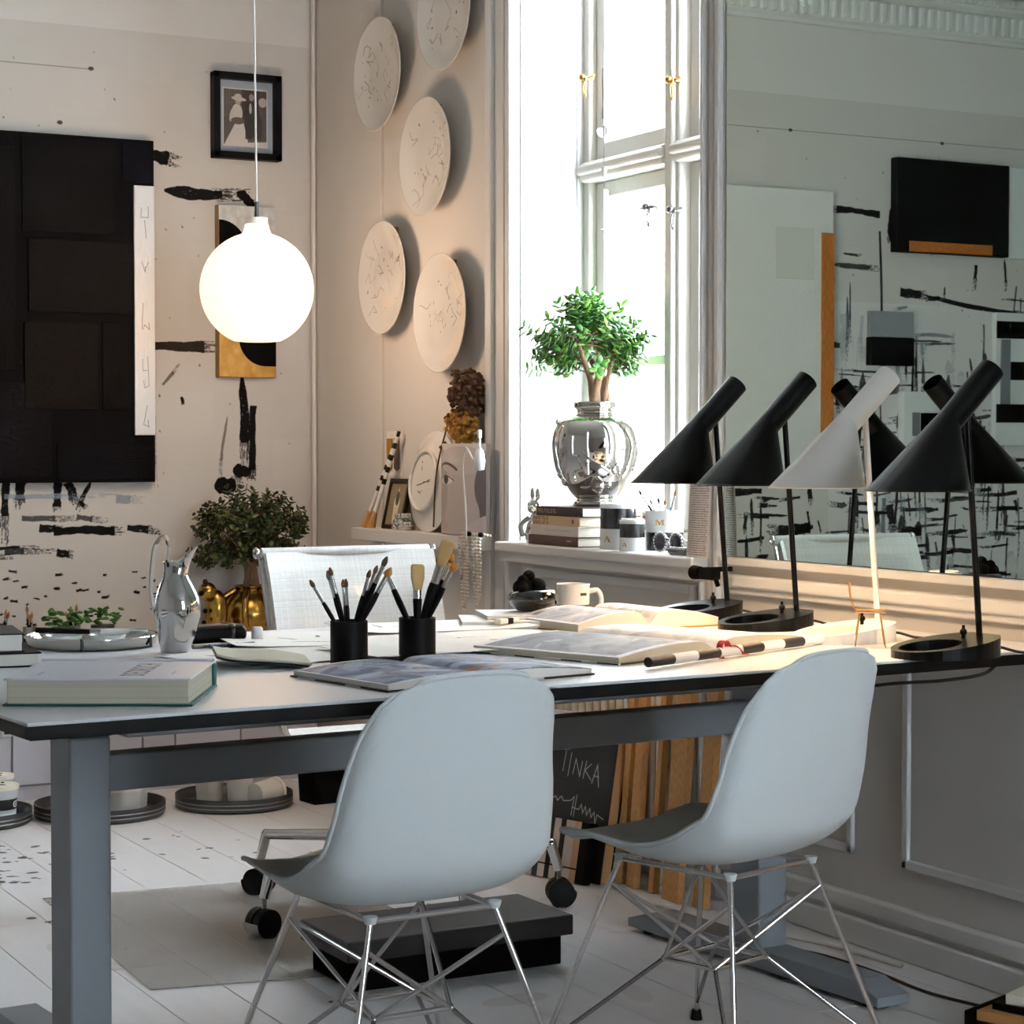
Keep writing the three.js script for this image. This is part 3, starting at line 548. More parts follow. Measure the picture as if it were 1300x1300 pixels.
// ================================================================ WALL ART
const onFar = ZF;                                   // wall plane
const scratch = (g, n, w, h, tone, a = 0.5) => { g.strokeStyle = tone; for (let i = 0; i < n; i++) { g.globalAlpha = R(0.2, a); g.lineWidth = R(0.6, 2); const x = R(0, w), y = R(0, h); g.beginPath(); g.moveTo(x, y); g.lineTo(x + R(-0.1, 0.1) * w, y + R(-0.06, 0.06) * h); g.stroke(); } g.globalAlpha = 1; };
function faceUV(g, x0, x1, y0, y1) { const p = g.attributes.position, u = g.attributes.uv; for (let i = 0; i < p.count; i++) u.setXY(i, (p.getX(i) - x0) / (x1 - x0), (p.getY(i) - y0) / (y1 - y0)); return g; }
{
  const c = thing('relief_painting', 'large black relief painting with a silver strip down its side', 'painting', [0, 0, 0]);
  const z = ZF, blk = phy({ color: '#070606', specularIntensity: 0.12, roughness: 0.65, bumpMap: rep(plasterBump, 2, 2), bumpScale: 0.002 });
  part('stretcher', rspan(1.46, 2.318, 1.02, 2.203, z + 0.001, z + 0.045, 0.003), blk, c);
  const field = (name, x0, x1, y0, y1, d, col, n) => {
    const m = phy({ specularIntensity: 0.1, map: print(256, 256, (g, w, h) => { g.fillStyle = col; g.fillRect(0, 0, w, h); scratch(g, n, w, h, '#221b17', 0.4); scratch(g, n, w, h, '#000000', 0.7); }), roughness: 0.55, bumpMap: plasterBump, bumpScale: 0.0025 });
    part(name, faceUV(clean(rspan(x0, x1, y0, y1, z + 0.04, z + 0.045 + d, 0.002)), x0, x1, y0, y1), m, c);
  };
  field('panel', 1.855, 2.175, 1.87, 2.19, 0.005, '#0d0a09', 60); field('panel', 2.205, 2.312, 2.055, 2.195, 0.005, '#0a090e', 20); field('panel', 1.875, 2.238, 1.60, 1.845, 0.007, '#120e0c', 90);
  field('panel', 1.86, 2.115, 1.27, 1.565, 0.007, '#15100d', 90); field('panel', 2.13, 2.225, 1.27, 1.57, 0.005, '#0e0a08', 40); field('panel', 1.97, 2.31, 1.03, 1.15, 0.005, '#0a080b', 40); field('panel', 1.50, 1.83, 1.4, 2.15, 0.005, '#0e0b0b', 60); field('panel', 1.5, 1.95, 1.04, 1.36, 0.005, '#110d10', 60);
  const strip = print(96, 1024, (g, w, h) => {
    g.fillStyle = '#d6d6d6'; g.fillRect(0, 0, w, h); scratch(g, 60, w, h, '#ffffff', 0.5); scratch(g, 30, w, h, '#8a8680', 0.4);
    g.strokeStyle = '#8d867d'; g.lineWidth = 3; const L = (pts) => { g.beginPath(); pts.forEach(([x, y], i) => (i ? g.lineTo(x, y) : g.moveTo(x, y))); g.stroke(); };
    L([[34, 90], [32, 130], [66, 130]]); L([[66, 84], [66, 132]]); L([[48, 140], [56, 216]]); L([[34, 310], [48, 350], [66, 312]]); L([[50, 330], [52, 356]]); L([[40, 480], [34, 590]]); L([[40, 590], [46, 570], [70, 590], [66, 560]]); L([[36, 710], [38, 760], [64, 756]]); L([[60, 700], [66, 820], [46, 830], [40, 800]]); L([[58, 900], [40, 980], [64, 990], [60, 960]]);
  });
  part('silver_strip', faceUV(clean(rspan(2.243, 2.3165, 1.183, 2.045, z + 0.04, z + 0.054, 0.002)), 2.243, 2.3165, 1.183, 2.045), std({ map: strip, roughness: 0.42, metalness: 0.2 }), c);
}
{
  const c = thing('white_painting', 'white canvas with a gold strip along one edge, seen in the mirror', 'painting', [0, 0, 0]);
  part('canvas', rspan(0.63, 1.44, 1.02, 2.195, ZF + 0.001, ZF + 0.04, 0.003), std({ color: '#e6e5e1', roughness: 0.8, bumpMap: rep(plasterBump, 3, 3), bumpScale: 0.001 }), c);
  part('raised_square', rspan(0.73, 0.92, 1.83, 2.04, ZF + 0.038, ZF + 0.0425, 0.001), std({ color: '#dcdad2', roughness: 0.8 }), c);
  part('gold_strip', rspan(0.628, 0.692, 1.2, 2.024, ZF + 0.03, ZF + 0.046, 0.002), std({ map: rep(goldTone, 1, 4), color: '#c99a66', roughness: 0.5, metalness: 0.3 }), c);
}
{
  const c = thing('gold_bar_painting', 'black canvas with a gold bar at its foot, seen in the mirror', 'painting', [0, 0, 0]);
  part('canvas', rspan(-0.305, 0.305, 1.965, 2.36, ZF, ZF + 0.045, 0.003), phy({ color: '#040404', roughness: 0.7, specularIntensity: 0.2 }), c);
  part('gold_bar', rspan(-0.21, 0.24, 1.968, 2.012, ZF + 0.035, ZF + 0.05, 0.002), std({ map: rep(goldTone, 4, 1), color: '#c08c52', roughness: 0.5, metalness: 0.3 }), c);
  single('blank_canvas', 'plain white canvas hung beside the gold-barred black one, seen in the mirror', 'painting', rspan(-0.95, -0.318, 1.962, 2.357, ZF, ZF + 0.03, 0.003), std({ color: '#dfe2e0', roughness: 0.8 }));
  const g = thing('small_grey_painting', 'small canvas half grey and half black, seen in the mirror', 'painting', [0, 0, 0]);
  part('grey_half', rspan(0.2, 0.425, 1.605, 1.713, ZF, ZF + 0.03, 0.002), std({ color: '#85888a', roughness: 0.6 }), g); part('black_half', rspan(0.2, 0.43, 1.486, 1.604, ZF, ZF + 0.034, 0.002), M.blackMatte, g);
  const s = thing('striped_painting', 'black and white striped canvas with a grey bar, seen in the mirror', 'painting', [0, 0, 0]);
  part('canvas', rspan(-0.8, -0.25, 1.15, 1.727, ZF, ZF + 0.03, 0.003), std({ color: '#dfe1df', roughness: 0.7 }), s);
  for (const [a, b, x] of [[1.615, 1.69, -0.252], [1.435, 1.515, -0.33], [1.25, 1.33, -0.252]]) part('black_stripe', rspan(-0.798, x, a, b, ZF + 0.028, ZF + 0.034, 0.001), M.blackMatte, s);
  part('grey_bar', rspan(-0.325, -0.275, 1.33, 1.61, ZF + 0.028, ZF + 0.038, 0.001), std({ color: '#73777a', roughness: 0.5, metalness: 0.3 }), s);
  const w = thing('banded_painting', 'small white canvas with black bands hung low, seen in the mirror', 'painting', [0, 0, 0]);
  part('canvas', rspan(-0.125, 0.26, 1.03, 1.378, ZF, ZF + 0.04, 0.003), std({ color: '#dfe1df', roughness: 0.7 }), w);
  part('black_band', rspan(-0.123, 0.17, 1.195, 1.288, ZF + 0.035, ZF + 0.043, 0.001), M.blackMatte, w); part('black_band', rspan(-0.123, 0.258, 1.04, 1.1, ZF + 0.035, ZF + 0.043, 0.001), M.blackMatte, w); part('grey_block', rspan(0.175, 0.215, 1.19, 1.29, ZF + 0.035, ZF + 0.044, 0.001), std({ color: '#6f7375', roughness: 0.5 }), w);
}
{
  const c = thing('gilded_painting', 'tall canvas half silver, half gold with black half discs behind the globe', 'painting', [0, 0, 0]);
  const x0 = 2.555, x1 = 2.77, z = ZF + 0.04;
  part('stretcher', rspan(x0, x1, 1.39, 1.997, ZF, z, 0.002), std({ color: '#8f6a3a', roughness: 0.6 }), c);
  part('silver_half', rspan(x0 + 0.001, x1 - 0.001, 1.695, 1.9965, z - 0.002, z + 0.002, 0.001), M.silverLeaf, c);
  part('gold_half', rspan(x0 + 0.001, x1 - 0.001, 1.3905, 1.695, z - 0.002, z + 0.002, 0.001), M.goldLeaf, c);
  const half = (cx, cy, r, side) => { const p = []; for (let i = 0; i <= 24; i++) { const a = -PI / 2 + PI * i / 24; p.push([cx + side * r * Math.cos(a), cy + r * Math.sin(a)]); } return extrude(side > 0 ? p : p.reverse(), 0.0015).translate(0, 0, z + 0.002); };
  part('black_half_disc', half(x0 + 0.001, 1.84, 0.105, 1).scale(1, 1, 1), M.blackMatte, c);
  const q = []; for (let i = 0; i <= 24; i++) { const a = PI / 2 + PI * i / 24; q.push([x1 - 0.001 - 0.04 + 0.1 * Math.cos(a) + 0.0, 1.53 + 0.1 * Math.sin(a)]); } q.push([x1 - 0.001, 1.43], [x1 - 0.001, 1.63]);
  part('black_half_disc', extrude(q, 0.0015).translate(0, 0, z + 0.002), M.blackMatte, c);
}
{
  const c = thing('framed_photograph', 'black framed black-and-white photograph with pale blue mount on the wall', 'picture', [0, 0, 0]);
  const x0 = 2.54, x1 = 2.795, y0 = 2.163, y1 = 2.466, d = 0.045, w = 0.024;
  const pic = print(320, 400, (g, W, H) => {
    g.fillStyle = '#aebccb'; g.fillRect(0, 0, W, H);
    g.fillStyle = '#e9e7e4'; g.fillRect(28, 42, 262, 322); g.fillStyle = '#57504c'; g.fillRect(34, 48, 250, 310);
    g.fillStyle = '#6c6561'; for (let i = 0; i < 9; i++) g.fillRect(36 + i * 14, 50, 8, 150); g.fillStyle = '#332e2c'; g.fillRect(140, 48, 100, 260);
    const E = (x, y, a, b, f, r = 0) => { g.fillStyle = f; g.beginPath(); g.ellipse(x, y, a, b, r, 0, 7); g.fill(); };
    g.fillStyle = '#e2dcd6'; g.beginPath(); g.moveTo(104, 230); g.lineTo(150, 232); g.lineTo(176, 340); g.lineTo(284, 330); g.lineTo(284, 358); g.lineTo(36, 358); g.closePath(); g.fill();   // long pale skirt
    E(112, 180, 32, 52, '#d8d2cc'); E(82, 190, 12, 40, '#d0c9c3', 0.2); E(118, 112, 17, 22, '#b9aaa0'); E(122, 100, 44, 11, '#d6d0c8', 0.1); E(118, 88, 22, 16, '#cfc8c0'); E(116, 222, 40, 20, '#5d5752');
    E(200, 190, 44, 90, '#1c1a1a'); g.fillStyle = '#151414'; g.fillRect(160, 230, 38, 90); g.fillRect(206, 230, 40, 90); E(196, 88, 15, 20, '#a3968c'); E(190, 150, 8, 30, '#cfcac5'); E(262, 112, 24, 26, '#cbc7c3'); E(246, 250, 10, 60, '#2a2726');
  });
  part('frame', [rspan(x0, x1, y0, y0 + w, ZF, ZF + d, 0.003), rspan(x0, x1, y1 - w, y1, ZF, ZF + d, 0.003), rspan(x0, x0 + w, y0, y1, ZF, ZF + d, 0.003), rspan(x1 - w, x1, y0, y1, ZF, ZF + d, 0.003)], M.black, c);
  part('photograph', faceUV(clean(span(x0 + 0.01, x1 - 0.01, y0 + 0.01, y1 - 0.01, ZF + 0.002, ZF + 0.012)), x0 + 0.024, x1 - 0.024, y0 + 0.024, y1 - 0.024), std({ map: pic, roughness: 0.6 }), c);
  part('glazing', span(x0 + w - 0.002, x1 - w + 0.002, y0 + w - 0.002, y1 - w + 0.002, ZF + 0.024, ZF + 0.026), M.glass, c);
  c.position.set(0, 0, 0);
}
// --- white wall plates with fine drawn marks
function plateGeo(r, back = false) {
  const p = [[0.001, 0.0], [r * 0.55, 0.0], [r * 0.56, -0.006], [r * 0.6, -0.006], [r * 0.62, 0.0], [r * 0.8, 0.01], [r, 0.024], [r + 0.001, 0.0265], [r - 0.003, 0.0275], [r * 0.8, 0.015], [r * 0.62, 0.006], [r * 0.5, 0.005], [0.001, 0.005]];
  const g = lathe(p, 64), P = g.attributes.position, U = g.attributes.uv; for (let i = 0; i < P.count; i++) U.setXY(i, 0.5 + P.getX(i) / (2.04 * r), 0.5 - P.getZ(i) / (2.04 * r)); return g;
}
const plateLabels = ['high up near the wall corner', 'highest one close to the window casing', 'in the middle of the group of plates', 'hung directly below the one near the corner', 'just above the dried flowers'];
const platePos = [[2.386, -6.397], [2.506, -5.894], [2.066, -6.03], [1.706, -6.362], [1.563, -5.924]];
platePos.forEach(([y, z], k) => {
  const marks = print(256, 256, (g, w, h) => {
    g.fillStyle = '#dcdad6'; g.fillRect(0, 0, w, h); g.strokeStyle = '#6d6660'; g.lineCap = 'round';
    for (let i = 0; i < 15; i++) { g.lineWidth = R(1, 2.6); g.globalAlpha = R(0.3, 0.85); let x = R(50, 206), y2 = R(40, 216); g.beginPath(); g.moveTo(x, y2); for (let q = 0; q < 3; q++) { x += R(-22, 22); y2 += R(-22, 22); g.lineTo(x, y2); } g.stroke(); }
    for (let i = 0; i < 16; i++) { g.globalAlpha = R(0.4, 0.9); g.fillStyle = '#5d5751'; g.beginPath(); g.ellipse(R(40, 216), R(30, 226), R(1, 4), R(1, 3), 0, 0, 7); g.fill(); }
  });
  const o = thing('wall_plate', `white wall plate with fine brown scribbles, ${plateLabels[k]}`, 'plate', [2.945, y, z], 0, 'white plates hung on the wall');
  const d = part('dish', plateGeo(0.187).rotateZ(PI / 2).translate(-0.03, 0, 0), phy({ map: marks, roughness: 0.2, clearcoat: 0.6, clearcoatRoughness: 0.1 }), o);
  part('hanger', rspan(-0.03, 0.002, 0.14, 0.17, -0.012, 0.012, 0.002), M.brass, o);
});

// ================================================================ THE SHELF BESIDE THE WINDOW
single('picture_ledge', 'shallow white picture ledge between the corner and the window casing', 'shelf', [rspan(2.848, 2.949, 0.828, 0.869, -6.52, -5.682, 0.003), rspan(2.847, 2.908, 0.8275, 0.8692, -5.70, -5.60, 0.003)], M.white);
const LEDGE = 0.869;
const stripes = (n, flipit) => print(16, 256, (g, w, h) => { g.fillStyle = '#efece6'; g.fillRect(0, 0, w, h); g.fillStyle = '#0d0d0d'; for (let i = 0; i < n; i++) g.fillRect(0, (h * 0.72) * (i + (flipit ? 0.1 : 0.45)) / n, w, h * 0.72 / n * 0.45); });
for (const [k, z, dz, h] of [[0, -6.46, 0.14, 0.30], [1, -6.42, 0.125, 0.33]]) {
  const o = thing('striped_brush', k ? 'longer brush with black and white striped handle leaning on the wall' : 'shorter brush with black and white striped handle leaning in the corner', 'brush', [2.875, LEDGE, z], 0, 'striped brushes on the picture ledge');
  const end = [0.05, h, dz];
  part('handle', clean(rod([0.008, 0.055, 0.02], end, 0.0085, 12, 0.006)), std({ map: stripes(5, k), roughness: 0.5 }), o);
  part('bristles', [rod([0, 0.002, 0], [0.008, 0.058, 0.02], 0.016, 12, 0.009)], M.rawWood, o);
}
{
  const o = thing('small_framed_print', 'small dark framed print leaning on the picture ledge behind the plate', 'picture', [2.90, LEDGE, -6.30], 0);
  const art = print(128, 160, (g, w, h) => { g.fillStyle = '#8c7c62'; g.fillRect(0, 0, w, h); scratch(g, 80, w, h, '#3d3428', 0.6); g.fillStyle = '#d8cfb8'; g.beginPath(); g.moveTo(64, 20); g.lineTo(86, 70); g.lineTo(78, 150); g.lineTo(50, 150); g.lineTo(42, 70); g.fill(); g.fillStyle = '#5a4d3b'; g.beginPath(); g.ellipse(64, 60, 14, 26, 0, 0, 7); g.fill(); });
  const q = 0.21; // leaning
  const lean = new THREE.Matrix4().makeRotationZ(-q);
  part('frame', merge([box(0.014, 0.17, 0.012, 0, 0.085, -0.07), box(0.014, 0.17, 0.012, 0, 0.085, 0.07), box(0.014, 0.014, 0.15, 0, 0.163, 0), box(0.014, 0.014, 0.15, 0, 0.007, 0)]).applyMatrix4(lean), std({ color: '#1d1512', roughness: 0.4 }), o);
  const pg = new THREE.PlaneGeometry(0.13, 0.15).rotateY(-PI / 2).translate(-0.002, 0.085, 0); part('print', merge([pg, box(0.006, 0.15, 0.13, 0.002, 0.085, 0)]).applyMatrix4(lean), std({ map: art, roughness: 0.5 }), o);
}
{
  const o = thing('paint_swatches', 'pair of ochre and brown paint swatches stuck on the wall above the ledge', 'swatch', [XR - 0.0035, 1.12, -6.42]);
  const sw = (z, c) => part('swatch', extrude([[-0.018, -0.05], [0, -0.058], [0.018, -0.05], [0.02, 0.05], [-0.02, 0.05]], 0.003, 0.0003).rotateY(-PI / 2).translate(0, 0, z), std({ color: c, roughness: 0.6 }), o);
  part('card', rbox(0.001, 0.15, 0.12, 0.0003, 0.003, 0, 0.028), M.paper, o).position.x = -0.0; sw(0, '#a87a25'); sw(0.056, '#6c584c');
}
{ // silver beaded trinket
  const g = []; for (let i = 0; i < 26; i++) { const a = i * 2.4, y = (i % 5) * 0.009; g.push(sph(0.011, Math.cos(a) * (0.032 - y * 0.3), 0.011 + y, Math.sin(a) * (0.032 - y * 0.3), 10)); } g.push(cyl(0.026, 0.03, 0.03, 0, 0, 0));
  single('beaded_dish', 'small beaded silver dish sitting on the picture ledge', 'dish', g, M.silver, [2.892, LEDGE, -6.19]);
}
{ // plate leaning on the ledge, seen from its back
  const o = thing('leaning_plate', 'large white plate leaning on the ledge with its signed back showing', 'plate', [2.893, LEDGE + 0.165, -6.035]);
  const P = part('dish', plateGeo(0.163), M.porcelain, o);
  const sign = print(128, 128, (g, w, h) => { g.fillStyle = '#e4e2dd'; g.fillRect(0, 0, w, h); g.strokeStyle = '#6b564a'; g.lineWidth = 2.4; g.beginPath(); g.moveTo(36, 40); g.lineTo(50, 34); g.lineTo(54, 42); g.moveTo(28, 52); g.lineTo(52, 56); g.lineTo(96, 66); g.moveTo(60, 60); g.lineTo(92, 62); g.moveTo(50, 86); g.lineTo(46, 96); g.stroke(); g.fillStyle = '#6b564a'; g.fillRect(44, 104, 4, 4); });
  const f = part('foot_ring', [new THREE.TorusGeometry(0.095, 0.007, 10, 48).rotateX(PI / 2).translate(0, -0.006, 0)], M.porcelain, o);
  const cg = new THREE.CylinderGeometry(0.09, 0.09, 0.003, 40).translate(0, -0.002, 0); { const p = cg.attributes.position, u = cg.attributes.uv; for (let i = 0; i < p.count; i++) u.setXY(i, 0.5 + p.getZ(i) / 0.18, 0.5 + p.getX(i) / 0.18); }
  part('signature', cg, std({ map: sign, roughness: 0.25 }), f);
  o.rotation.z = -PI / 2 - 0.12; // back faces the room
}
{ // portrait vessel with dried flowers
  const o = thing('portrait_vase', 'flat-sided vase printed with a grey portrait, holding dried flowers', 'vase', [2.895, LEDGE, -5.755]);
  const face = print(256, 320, (g, w, h) => {
    g.fillStyle = '#c3b8b3'; g.fillRect(0, 0, w, h);
    const E = (x, y, a, b, f, r = 0) => { g.fillStyle = f; g.beginPath(); g.ellipse(x, y, a, b, r, 0, 7); g.fill(); };
    g.fillStyle = '#dcd5d1'; g.fillRect(0, 0, w, 30); g.fillStyle = '#9b918d'; g.fillRect(0, 28, w, 3);
    E(20, 150, 70, 150, '#b1a6a2'); E(150, 60, 110, 50, '#cbc1bd');
    g.fillStyle = '#6a615e'; g.beginPath(); g.moveTo(250, 40); g.quadraticCurveTo(190, 120, 216, 200); g.quadraticCurveTo(240, 240, 220, 320); g.lineTo(256, 320); g.lineTo(256, 40); g.fill();
    g.strokeStyle = '#4a403d'; g.lineWidth = 9; g.lineCap = 'round'; g.beginPath(); g.moveTo(16, 92); g.quadraticCurveTo(80, 48, 136, 92); g.stroke();
    E(78, 128, 42, 17, '#e4ddd9'); E(78, 127, 17, 17, '#4b4441'); E(78, 127, 7, 7, '#14110f'); g.lineWidth = 4; g.beginPath(); g.moveTo(34, 130); g.quadraticCurveTo(78, 98, 122, 130); g.stroke();
    E(6, 206, 15, 14, '#857b77'); E(6, 252, 28, 9, '#6e605c'); E(30, 290, 60, 24, '#b9aeaa');
    g.fillStyle = '#cdbfc0'; g.beginPath(); g.moveTo(150, 320); g.quadraticCurveTo(200, 260, 256, 250); g.lineTo(256, 320); g.fill();
  });
  const s = (u, v) => { const a = (u - 0.5) * 2.2; return [-0.055 * Math.cos(a) + 0.02, 0.003 + 0.28 * v, 0.172 * Math.sin(a)]; };
  const g = surface((u, v) => s(u, v), 24, 6); part('vase_front', g, std({ map: face, roughness: 0.4 }), o);
  part('vase_back', span(-0.004, 0.01, 0, 0.282, -0.15, 0.15), std({ color: '#b9aea9', roughness: 0.5 }), o);
  const brown = std({ color: '#5b3b26', roughness: 0.95 }), ochre = std({ color: '#a8742a', roughness: 0.95 });
  const bunch = (cx, cy, cz, r, n, ry) => { const gs = []; const ico = new THREE.IcosahedronGeometry(0.009, 0); for (let i = 0; i < n; i++) { const a = R(0, 7), b = R(-1, 1), q = Math.sqrt(1 - b * b), k = r * Math.pow(rnd(), 0.4); gs.push(ico.clone().scale(R(0.7, 1.3), R(0.5, 1), R(0.7, 1.3)).rotateX(R(0, 3)).translate(cx + k * q * Math.cos(a) * 0.6, cy + k * b * ry, cz + k * q * Math.sin(a))); } return gs; };
  const fl = part('flower_head', bunch(0, 0.43, 0.02, 0.085, 420, 0.95), brown, o); fl.userData.kind = 'stuff';
  const f2 = part('flower_head', bunch(-0.01, 0.335, 0.0, 0.075, 240, 0.8), ochre, o); f2.userData.kind = 'stuff';
  part('stem', wire([[-0.03, 0.02, -0.16], [-0.03, 0.2, -0.135], [0, 0.36, -0.11]], 0.003, 16, 6), brown, o);
  for (const [y, z] of [[0.36, -0.115], [0.43, -0.09], [0.5, -0.06], [0.27, -0.14]]) part('floret', bunch(0, y, z, 0.018, 14, 1), brown, o);
}
// pearl strands hung over the end of the ledge
const pearl = new THREE.SphereGeometry(0.0052, 8, 6), pearlMat = phy({ color: '#e2d6c6', roughness: 0.25, sheen: 0.4 });
[[-5.645, 0.23, 0.022], [-5.625, 0.20, 0.012], [-5.56, 0.21, 0.022], [-5.545, 0.19, 0.012]].forEach(([z, len, w], k) => {
  const o = thing('pearl_necklace', k < 2 ? 'cream pearl strand hanging from the ledge beside the cord' : 'cream pearl strand hanging against the window casing', 'necklace', [2.838, 0.875, z], 0, k < 2 ? 'pearls at the ledge' : 'pearls by the casing');
  const g = []; const pts = [[0.03, 0, -w], [0, 0.002, -w], [-0.002, -len * 0.5, -w * 0.9], [-0.002, -len, 0], [-0.002, -len * 0.5, w * 0.9], [0, 0.002, w], [0.03, 0, w]];
  const c = new THREE.CatmullRomCurve3(pts.map((p) => V(...p)), false, 'centripetal'), n = Math.round(c.getLength() / 0.0105);
  for (let i = 0; i <= n; i++) { const p = c.getPointAt(i / n); g.push(pearl.clone().translate(p.x, p.y, p.z)); }
  const q = part('pearls', g, pearlMat, o); q.userData.kind = 'stuff'; part('clasp', sph(0.008, 0, 0.004, w, 10), M.black, o);
});
{ // white corded socket hanging by the casing
  const o = thing('corded_socket', 'white bulb holder and cord hanging against the dried flowers', 'cord', [2.83, 0, -5.54]);
  part('cord', wire([[0, 1.175, 0.012], [-0.01, 1.1, -0.0], [-0.012, 1.14, -0.055], [-0.012, 1.09, -0.075], [-0.01, 0.95, -0.06], [-0.01, 0.8, -0.055]], 0.003, 40, 8), M.whiteCable, o);
  part('holder', lathe([[0.001, -0.03], [0.014, -0.026], [0.018, 0], [0.012, 0.03], [0.004, 0.04], [0.003, 0.08], [0.001, 0.08]], 20).translate(0, 1.1, 0.012), M.white, o);
  part('clip', rbox(0.01, 0.025, 0.012, 0.002, 0, 1.18, 0.012), M.white, o);
}

// ================================================================ THE WINDOW SILL
const SY = SILL + 0.0005;
function book(name, label, [x, y, z], turn, w, h, d, cover, spineArt, group, page = M.pages) {
  // lies flat: d along own z (spine length), w along own x (spine at -x), h thick
  const o = thing(name, label, 'book', [x, y, z], turn, group);
  part('page_block', rspan(-w / 2 + 0.004, w / 2 - 0.005, 0.002, h - 0.002, -d / 2 + 0.004, d / 2 - 0.004, 0.001), page, o);
  const c = part('cover', [rspan(-w / 2, w / 2, 0, 0.0026, -d / 2, d / 2, 0.001), rspan(-w / 2, w / 2, h - 0.0026, h, -d / 2, d / 2, 0.001)], cover, o);
  const s = clean(rspan(-w / 2 - 0.001, -w / 2 + 0.003, 0, h, -d / 2, d / 2, 0.001));
  if (spineArt) { const p = s.attributes.position, u = s.attributes.uv; for (let i = 0; i < p.count; i++) u.setXY(i, (p.getZ(i) + d / 2) / d, p.getY(i) / h); }
  part('spine', s, spineArt ? std({ map: spineArt, roughness: 0.5 }) : cover, o);
  return o;
}
const spine = (bg, fg, f) => print(256, 32, (g, w, h) => { g.fillStyle = bg; g.fillRect(0, 0, w, h); g.fillStyle = fg; f(g, w, h); });
const bars = (g, x0, x1, y, hh, n) => { for (let i = 0; i < n; i++) { const x = x0 + (x1 - x0) * i / n, ww = (x1 - x0) / n * 0.62; g.fillRect(x, y, ww * 0.3, hh); g.fillRect(x, y + (rnd() < 0.5 ? 0 : hh * 0.8), ww, hh * 0.2); if (rnd() < 0.6) g.fillRect(x + ww * 0.7, y, ww * 0.3, hh); } };
{
  const X = 2.985, Z = -5.18, w = 0.2;
  const bk = [
    ['brown book at the bottom of the stack under the silver vase', 0.028, '#4a2a20', spine('#4a2a1f', '#c5a37c', (g) => { g.fillRect(200, 12, 26, 4); })],
    ['white paperback second from the bottom of the stack on the sill', 0.029, '#d9cfc6', spine('#d8cdc4', '#a79e98', (g) => bars(g, 80, 220, 12, 6, 24))],
    ['tan book below the dark one in the stack on the sill', 0.026, '#c3a583', spine('#c5a47d', '#4b3320', (g) => { bars(g, 6, 92, 3, 11, 7); bars(g, 6, 92, 18, 11, 7); g.fillRect(216, 8, 9, 15); })],
    ['dark brown book on top of the stack directly under the silver vase', 0.027, '#2c1d18', spine('#2a1b16', '#a08f74', (g) => bars(g, 10, 120, 8, 14, 9))],
  ];
  let y = SY; bk.forEach(([l, h, c, art], i) => { book('sill_book', l, [X + [0, 0.002, 0.006, 0.008][i], y, Z + [0, 0.004, 0.008, 0.02][i]], [0, 0.0, 0.0, 0.02][i], w, h, [0.285, 0.28, 0.272, 0.255][i], std({ color: c, roughness: 0.5 }), art, 'books stacked on the window sill'); y += h + 0.0003; });
  // silver relief vase on the books
  const v = thing('silver_vase', 'bulbous silver vase with raised ornament standing on the books', 'vase', [3.02, y, -5.165]);
  const prof = smoothPts([[0.001, 0], [0.066, 0], [0.068, 0.012], [0.06, 0.022], [0.078, 0.04], [0.112, 0.085], [0.128, 0.15], [0.126, 0.205], [0.108, 0.243], [0.07, 0.262], [0.058, 0.266], [0.06, 0.275], [0.066, 0.28], [0.066, 0.297], [0.06, 0.298], [0.056, 0.28], [0.05, 0.262], [0.001, 0.255]], 90);
  part('vase_body', lathe(prof, 64), M.silver, v);
  const onV = (a, y, o = 0.002) => { let r = 0.1; for (let i = 0; i + 1 < prof.length; i++) if (prof[i][1] <= y && prof[i + 1][1] >= y && prof[i][0] > 0.05) { r = prof[i][0]; break; } return [Math.cos(a) * (r + o), y, Math.sin(a) * (r + o)]; };
  const facing = Math.atan2(5.165, -3.02);   // towards the room's near end
  const rel = (pts, r = 0.0032) => { const c = new THREE.CatmullRomCurve3(pts.map(([a, yy]) => V(a, yy * 10, 0)), false, 'centripetal'); part('relief', wire(c.getPoints(24).map((p) => onV(facing + p.x, p.y / 10)), r, 48, 8), M.silver, v); };
  rel([[0.55, 0.2], [0.55, 0.16], [0.53, 0.145], [0.4, 0.143]]); rel([[0.2, 0.21], [0.2, 0.17], [0.18, 0.14]]); rel([[0.2, 0.125], [0.2, 0.09]]); rel([[-0.15, 0.235], [-0.25, 0.22], [-0.3, 0.18], [-0.3, 0.15]]); rel([[0.5, 0.055], [0.25, 0.055], [0, 0.085], [-0.2, 0.06], [-0.1, 0.04], [0.15, 0.05]], 0.004); rel([[-0.1, 0.115], [-0.35, 0.1], [-0.5, 0.12], [-0.6, 0.09]]); rel([[-0.7, 0.22], [-0.85, 0.18], [-0.8, 0.12], [-0.7, 0.08]]);
  rel([[1.0, 0.23], [1.1, 0.18], [1.05, 0.1], [1.0, 0.07]], 0.006); rel([[0.35, 0.11], [0.55, 0.1], [0.6, 0.07]], 0.0035); rel([[-1.0, 0.2], [-1.1, 0.15], [-1.05, 0.1]]);
  for (const [a, yy, r] of [[0.22, 0.128, 0.008], [-0.1, 0.06, 0.014], [-0.35, 0.065, 0.01], [1.15, 0.07, 0.012], [1.2, 0.09, 0.01], [-0.45, 0.1, 0.008], [1.3, 0.24, 0.008]]) part('knob', sph(r, ...onV(facing + a, yy, 0), 14), M.silver, v);
